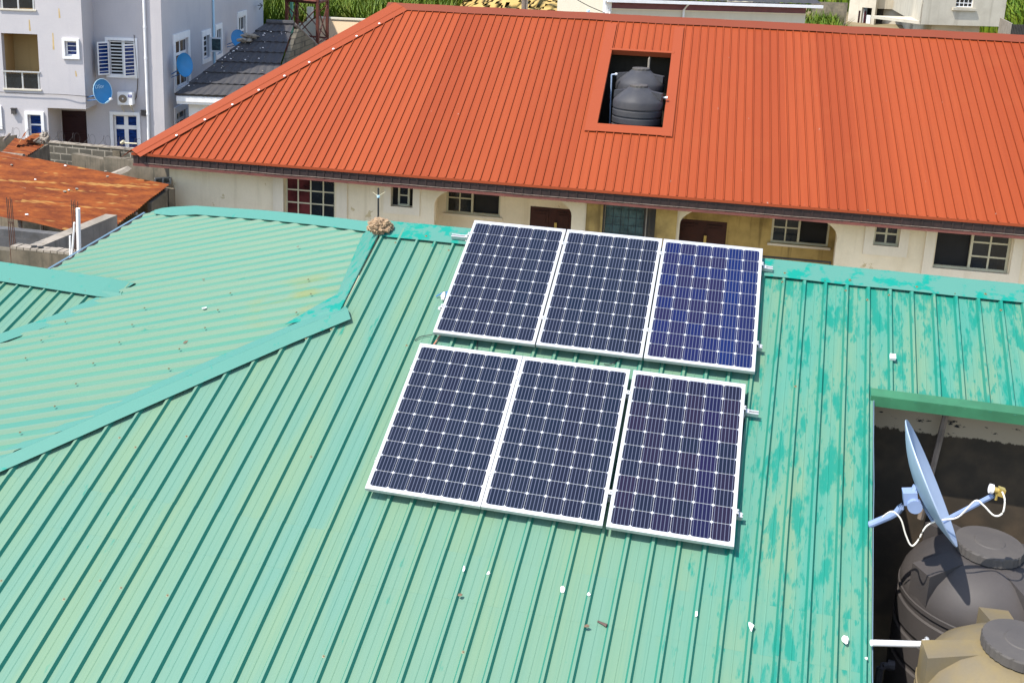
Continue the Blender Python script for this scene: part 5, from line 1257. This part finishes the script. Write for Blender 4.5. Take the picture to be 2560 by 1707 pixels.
pe = thing('end_wall', 'angled pale wall behind the steel tower braces', 'wall', q0); mb = MB(); q0 = D(745, 60, 64); mb.prism([q0, q1 + V((-.05, 0, .0)), V((q1.x - .05, q1.y, 0)), V((q0.x, q0.y, 0))], V((.1, .2, 0))); mb.build('wall', 'ivory', pe); 
mb = MB(); p_ = D(773, 60, 62.5); mb.box(V((p_.x - .15, p_.y, 0)), V((.3, 0, 0)), V((0, .3, 0)), V((0, 0, D(773, 18, 62.5).z))); tag(mb.build('concrete_pillar', 'ivory'), 'pale square pillar rising behind the steel tower', 'pillar')
# sand heap
mb = MB(); c = D(1325, 25, 84); NX, NY = 70, 34
def sandz(x, y): 
    r_ = ((x - c.x) / 9.5) ** 2 + ((y - c.y - 4) / 8.5) ** 2; return max(0, 1 - r_) * 2.9 + .35 * noise.noise(V((x * .5, y * .5, 0))) + .12 * noise.noise(V((x * 1.7, y * 1.7, 3))) + ground_z(x, y) - .1
for i in range(NX):
    for j in range(NY):
        x0, x1 = c.x - 11 + 22 * i / NX, c.x - 11 + 22 * (i + 1) / NX; y0, y1 = c.y - 8 + 22 * j / NY, c.y - 8 + 22 * (j + 1) / NY
        mb.face([(x0, y0, sandz(x0, y0)), (x1, y0, sandz(x1, y0)), (x1, y1, sandz(x1, y1)), (x0, y1, sandz(x0, y1))])
o = mb.build('sand_heap', 'sand', smooth=True); bm = bmesh.new(); bm.from_mesh(o.data); bmesh.ops.remove_doubles(bm, verts=bm.verts, dist=.001); bm.to_mesh(o.data); bm.free(); o.data.polygons.foreach_set('use_smooth', [True] * len(o.data.polygons))
tag(o, 'heap of bright yellow sand beyond the red ridge', 'sand heap')
t = thing('utility_pole', 'weathered pale pole standing before the yellow sand', 'pole', V((*D(1309, 33, 46).xy, 0))); p_ = D(1309, 33, 46); mb = MB(); mb.tube([V((p_.x, p_.y, 0)), V((p_.x, p_.y, 10.5))], .11, 8); mb.build('shaft', 'wood', t); mb = MB(); mb.tube([V((p_.x + .16, p_.y - .1, 4)), V((p_.x + .16, p_.y - .1, 10))], .03, 5); mb.build('conduit', 'conc', t)
t = thing('ridge_lamp', 'small globe lamp on a white base just above the red ridge', 'lamp', D(1470, 38, 38)); p_ = D(1470, 38, 38); mb = MB(); mb.box(p_ + V((-.13, -.1, -1.2)), V((.26, 0, 0)), V((0, .2, 0)), V((0, 0, 1.25))); mb.build('base', 'white', t); mb = MB(); mb.lathe([(.03, .05), (.06, .1), (.055, .17), (0, .2)], p_, n=12); mb.build('globe', 'dishrim', t, smooth=True)
cable('cable', 'thin wire slanting over the sand heap to the ivory house', [D(1425, -10, 49), D(1470, 15, 49.5), D(1512, 33, 50)], .018, 'iron')
# ================================================================== IVORY HOUSE
I0 = D(1527, 20, 50); I1 = D(2016, 20, 52.6); dv = I1 - I0; dv.z = 0; I = FR((I0.x, I0.y), math.atan2(dv.y, dv.x)); IL = dv.length
ih = thing('ivory_house', 'ivory house with plum band, white gutter and dark tiled roof beyond red ridge', 'house', (I0.x + 4, I0.y + 4, 0))
zg = I.px(1770, 10, -.5)[1]; z1_ = I.px(1770, 28)[1]
mb = MB(); I.box(mb, 0, IL, 0, .25, 0, z1_); I.box(mb, IL - .25, IL, .25, 8, 0, zg); I.box(mb, 0, .25, .25, 8, 0, zg); mb.build('wall', 'ivory', ih)
mb = MB(); I.box(mb, .02, IL - .02, -.02, .2, z1_, zg + .1); mb.build('band', 'plum', ih); mb = MB(); I.box(mb, 0, IL, -.05, .2, z1_ - .05, z1_); mb.build('moulding', 'surround', ih)
mb = MB(); I.box(mb, -.28, .0, -.1, .3, 0, zg + .4); mb.build('corner_pier', 'white', ih)
mb = MB(); I.box(mb, -.4, IL + .55, -.62, -.48, zg - .06, zg + .08); I.box(mb, -.4, IL + .55, -.48, .0, zg + .0, zg + .05); mb.build('gutter', 'white', ih)
mb = MB(); s = I.px(1707, 30)[0]; mb.tube([I.P(s, -.55, zg - .05), I.P(s, -.1, zg - .35), I.P(s, -.1, 0)], .055, 8); mb.build('downpipe', 'white', ih)
mb = MB(); s = I.px(1508, 35)[0]; mb.tube([I.P(s, -.2, 0), I.P(s, -.2, I.px(1508, 36)[1]), I.P(s + .25, -.2, I.px(1508, 36)[1]), I.P(s + .25, -.2, I.px(1508, 20)[1])], .05, 8); mb.build('waste_pipe', 'white', ih)
mb = MB(); a_, b_ = I.P(-.4, -.5, zg + .08), I.P(IL + .5, -.5, zg + .08); n = 9
for k in range(n):
    up = V((0, 0, .3)) + I.n * .55
    for j in range(46):
        t0, t1 = j / 46, (j + 1) / 46; w0, w1 = (.03 if j % 2 else 0), (0 if j % 2 else .03)
        mb.face([a_.lerp(b_, t0) + up * k + V((0, 0, .06 + w0)), a_.lerp(b_, t1) + up * k + V((0, 0, .06 + w1)), a_.lerp(b_, t1) + up * (k + 1) + V((0, 0, w1)), a_.lerp(b_, t0) + up * (k + 1) + V((0, 0, w0))])
mb.build('roof', 'slate', ih, recalc=False)
# ================================================================== FAR RIGHT HOUSE
H0 = D(2302, 62, 72); H1 = D(2507, 69, 73.5); dv = H1 - H0; dv.z = 0; H = FR((H0.x, H0.y), math.atan2(dv.y, dv.x)); HL = dv.length
HS = FR((H0.x, H0.y), math.atan2(dv.y, dv.x) + 2.35)      # receding left face
fh = thing('far_house', 'cream two storey house with overhanging upper floor and laundry at far right', 'house', (H0.x + 3, H0.y + 4, 0))
zb = H0.z; wF = H.rect(2391, -12, 2434, 19)
mb = MB(); holes(mb, H, 0, HL, 0, .25, zb, zb + 4.5, [wF]); H.box(mb, 0, HL, .25, 6, zb, zb + .2); mb.build('upper_wall', 'farwall', fh)
window(fh, H, wF, .08, 4, 3, 'white', 'glass', .06, .05); mb = MB(); H.box(mb, wF[0] - .25, wF[1] + .25, -.14, .0, wF[2] - .22, wF[2] - .06); mb.build('window_sill', 'farwall', fh)
k0 = D(2302, 62, 72); k1 = atZ(2233, 24, zb); k2 = atZ(2182, 22, zb)
mb = MB(); up = V((0, 0, 4.5))
mb.prism([k0, k1, k1 + up, k0 + up], H.n * .2); mb.prism([k1, k2, k2 + up, k1 + up], H.n * .2); mb.build('side_wall', 'farwall', fh)
mb = MB(); g0 = k0 + V((.9, 1.4, 0)); g1 = k1 + V((.9, .3, 0)); g2 = k2 + V((.2, 1.0, 0)); g3 = H.P(HL - .9, 1.2, 0)
for A_, B_ in ((g0, g1), (g1, g2)): mb.prism([V((A_.x, A_.y, 0)), V((B_.x, B_.y, 0)), V((B_.x, B_.y, zb + 1)), V((A_.x, A_.y, zb + 1))], V((.05, .2, 0)))
mb.prism([V((g0.x, g0.y, 0)), g3, g3 + V((0, 0, zb)), V((g0.x, g0.y, zb))], V((0, .2, 0))); mb.build('ground_wall', 'farwall', fh)
gF = FR((g0.x, g0.y), math.atan2((g1 - g0).y, (g1 - g0).x))
for (x0, y0, x1, y1) in ((2244, 52, 2252, 73), (2274, 66, 2281, 78)):
    mb = MB(); pA_, pB_ = hit(x0, y0, gF.n, g0), hit(x1, y1, gF.n, g0); sA, sB = (pA_ - gF.o).dot(gF.u), (pB_ - gF.o).dot(gF.u); s0, s1 = min(sA, sB), max(sA, sB); sgn = .35 if gF.n.y < 0 else -.06
    gF.box(mb, s0 - .18, s1 + .18, sgn - .02 if sgn > 0 else -.06, sgn if sgn > 0 else 0, pB_.z - .3, pA_.z + .3); wfr = mb.build('window', 'ivory', fh); mb = MB(); gF.box(mb, s0, s1, sgn if sgn > 0 else -.08, sgn + .02 if sgn > 0 else -.06, pB_.z, pA_.z); mb.build('glass', 'glass', wfr)
# set-back block at left with balcony and washing
J0 = D(2124, 60, 97); J1 = D(2184, 62, 95); dv = J1 - J0; dv.z = 0; J = FR((J0.x, J0.y), math.atan2(dv.y, dv.x)); JL = dv.length
jo = (*[J.px(x, 50)[0] for x in (2152, 2177)], J.px(2165, 95)[1], J.px(2165, 20)[1]); jd = (*[J.px(x, 60)[0] for x in (2143, 2148)], J.px(2145, 95)[1], J.px(2145, 27)[1])
mb = MB(); holes(mb, J, 0, JL, 0, .25, 0, 11, [jo, jd]); J.box(mb, -.25, 0, 0, 5, 0, 11); mb.build('left_block', 'farwall', fh)
mb = MB(); J.box(mb, jo[0] - .3, jo[1] + .3, 1.2, 1.3, jo[2] - .3, jo[3] + .3); mb.build('balcony_back', 'loft', fh); mb = MB(); J.box(mb, jd[0], jd[1], .05, .1, jd[2], jd[3]); mb.build('door', 'maroon', fh)
rng = random.Random(4)
for k, (x0, x1, y0, y1, mm, lb_) in enumerate(((2154, 2159, 24, 62, 'cloth1', 'white cloth nearest the red door on far balcony line'), (2159.5, 2163, 28, 72, 'cloth2', 'wine red garment between white cloths on far balcony'), (2165, 2176, 38, 74, 'cloth1', 'wide white sheet hung on far balcony, rightmost of the washing'))):
    mb = MB(); n = 8; s0, s1 = J.px(x0, 50, .3)[0], J.px(x1, 50, .3)[0]; zt_, zl = J.px(x0, y0, .3)[1], J.px(x0, y1, .3)[1]
    ps = [(s0 + (s1 - s0) * i / n, .3 + .06 * sin(i * 2.1 + k)) for i in range(n + 1)]
    for (a_, b_), (c_, d_) in zip(ps, ps[1:]): mb.prism([J.P(a_, b_, zl + .1 * rng.random()), J.P(c_, d_, zl + .1 * rng.random()), J.P(c_, d_, zt_), J.P(a_, b_, zt_)], J.n * .02)
    tag(mb.build('laundry', mm), lb_, 'laundry', 'washing on the far balcony')
mb = MB(); m0 = D(2500, 45, 70); m1 = D(2530, 60, 66); mb.prism([m0, m1, V((m1.x, m1.y, 0)), V((m0.x, m0.y, 0))], V((.1, .25, 0))); q0 = D(2532, 56, 66); tag(mb.build('garden_wall', 'conc'), 'weathered grey wall stepping down right of the far house', 'wall')
t = thing('iron_gate', 'black iron gate with upright bars at the right edge beyond the ridge', 'gate', D(2545, 75, 66)); a_, b_ = D(2532, 62, 66), D(2600, 64, 66)
mb = MB(); 
for k in range(18): q = a_.lerp(b_, k / 17); mb.box(V((q.x, q.y, 2)), V((.07, 0, 0)), V((0, .05, 0)), V((0, 0, q.z - 2)))
mb.build('bars', 'iron', t); mb = MB(); mb.prism([a_ + V((0, .1, 0)), b_ + V((0, .1, 0)), V((b_.x, b_.y + .1, 0)), V((a_.x, a_.y + .1, 0))], V((0, .03, 0))); mb.build('backing', 'void', t)
mb = MB(); p_, q_ = D(2030, 5, 92), D(2120, 8, 90); mb.prism([p_, q_, V((q_.x, q_.y, 0)), V((p_.x, p_.y, 0))], V((0, .2, 0))); tag(mb.build('brick_wall', 'block2'), 'low pale block wall among the reeds left of the far house', 'wall')
# ================================================================== GREENERY
def blades(name, label, regions, seed, mat='reed'):
    rng = random.Random(seed); vs, fs = [], []
    for (x0, x1, y0, y1, cnt, h0, h1, wd) in regions:
        for _ in range(cnt):
            x, y = rng.uniform(x0, x1), rng.uniform(y0, y1); z = ground_z(x, y); cl = noise.noise(V((x * .35, y * .35, seed)))
            h = rng.uniform(h0, h1) * (1 + .35 * cl); a = rng.uniform(0, 2 * pi); ln = rng.uniform(.1, .55) * h; dx, dy = cos(a) * ln, sin(a) * ln; wx, wy = -sin(a) * wd, cos(a) * wd * .3
            if abs(wx) < wd * .4: wx = wd * .5
            i = len(vs); vs += [(x - wx, y - wy, z - .1), (x + wx, y + wy, z - .1), (x + dx * .35 + wx * .9, y + dy * .35 + wy, z + h * .62), (x + dx * .35 - wx * .9, y + dy * .35 - wy, z + h * .62), (x + dx, y + dy, z + h * (.95 - .25 * abs(ln / h)))]
            fs += [(i, i + 1, i + 2, i + 3), (i + 3, i + 2, i + 4)]
    me = bpy.data.meshes.new(name); me.from_pydata(vs, [], fs); me.materials.append(M[mat]); o = bpy.data.objects.new(name, me); COL.objects.link(o); o['kind'] = 'stuff'; return tag(o, label, 'grass')
blades('tall_reeds', 'dense bank of tall green reeds behind the peach wall', [(-32, -19.0, 60.5, 68, 6000, 2.4, 4.6, .06), (-38, -23.5, 66, 88, 9000, 2.8, 4.6, .08)], 1)
blades('tall_grass', 'green grass between the ivory house and the far house', [(1, 6.3, 60, 92, 5500, 1.2, 2.4, .06)], 2)
blades('tall_grass', 'yellowing tall grass at the right edge behind the iron gate', [(18.5, 36, 80, 110, 5000, 2.6, 4.6, .09)], 3)
blades('field_grass', 'rough field grass far behind the sand heap', [(-70, 70, 108, 170, 9000, 2.0, 3.6, .16)], 4)
def bush(label, c, r, n, seed, size=.16):
    t = thing('bush', label, 'bush', V((c.x, c.y, ground_z(c.x, c.y))), 'bushes behind the dark fence'); rng = random.Random(seed); mb = MB()
    cl = [V((rng.gauss(0, .5) * r[0], rng.gauss(0, .5) * r[1], rng.gauss(0, .45) * r[2])) for _ in range(16)]
    for _ in range(n):
        k = rng.choice(cl); p = c + k + V((rng.gauss(0, .3), rng.gauss(0, .3), rng.gauss(0, .28))); a = V((rng.gauss(0, 1), rng.gauss(0, 1), rng.gauss(0, .6))).normalized(); b = a.cross(V((rng.gauss(0, 1), rng.gauss(0, 1), rng.gauss(0, 1)))).normalized(); s = size * rng.uniform(.6, 1.3)
        mb.face([p - a * s, p + b * s * .5, p + a * s, p - b * s * .5])
    mb.build('crown', 'leaf', t, recalc=False); mb = MB(); g = ground_z(c.x, c.y)
    for q in range(4): mb.tube([V((c.x + .1 * q, c.y, g)), c + cl[q] * .6], [.06, .02], 5)
    mb.build('trunk', 'bark', t)
for k, (x, y, d, r_, lb_) in enumerate(((675, 14, 74, (2.2, 1.5, 1.5), 'sunlit leafy bush beside the grey building, behind the dark fence'), (715, 18, 75, (1.9, 1.5, 1.5), 'leafy bush between the grey building and the red tower'), (752, 20, 73, (1.7, 1.2, 1.6), 'bright green bush seen through the red tower'), (790, 8, 76, (2.1, 1.5, 1.5), 'dense bush right behind the red tower leg'))):
    bush(lb_, D(x, y, d), r_, 2600, 40 + k)
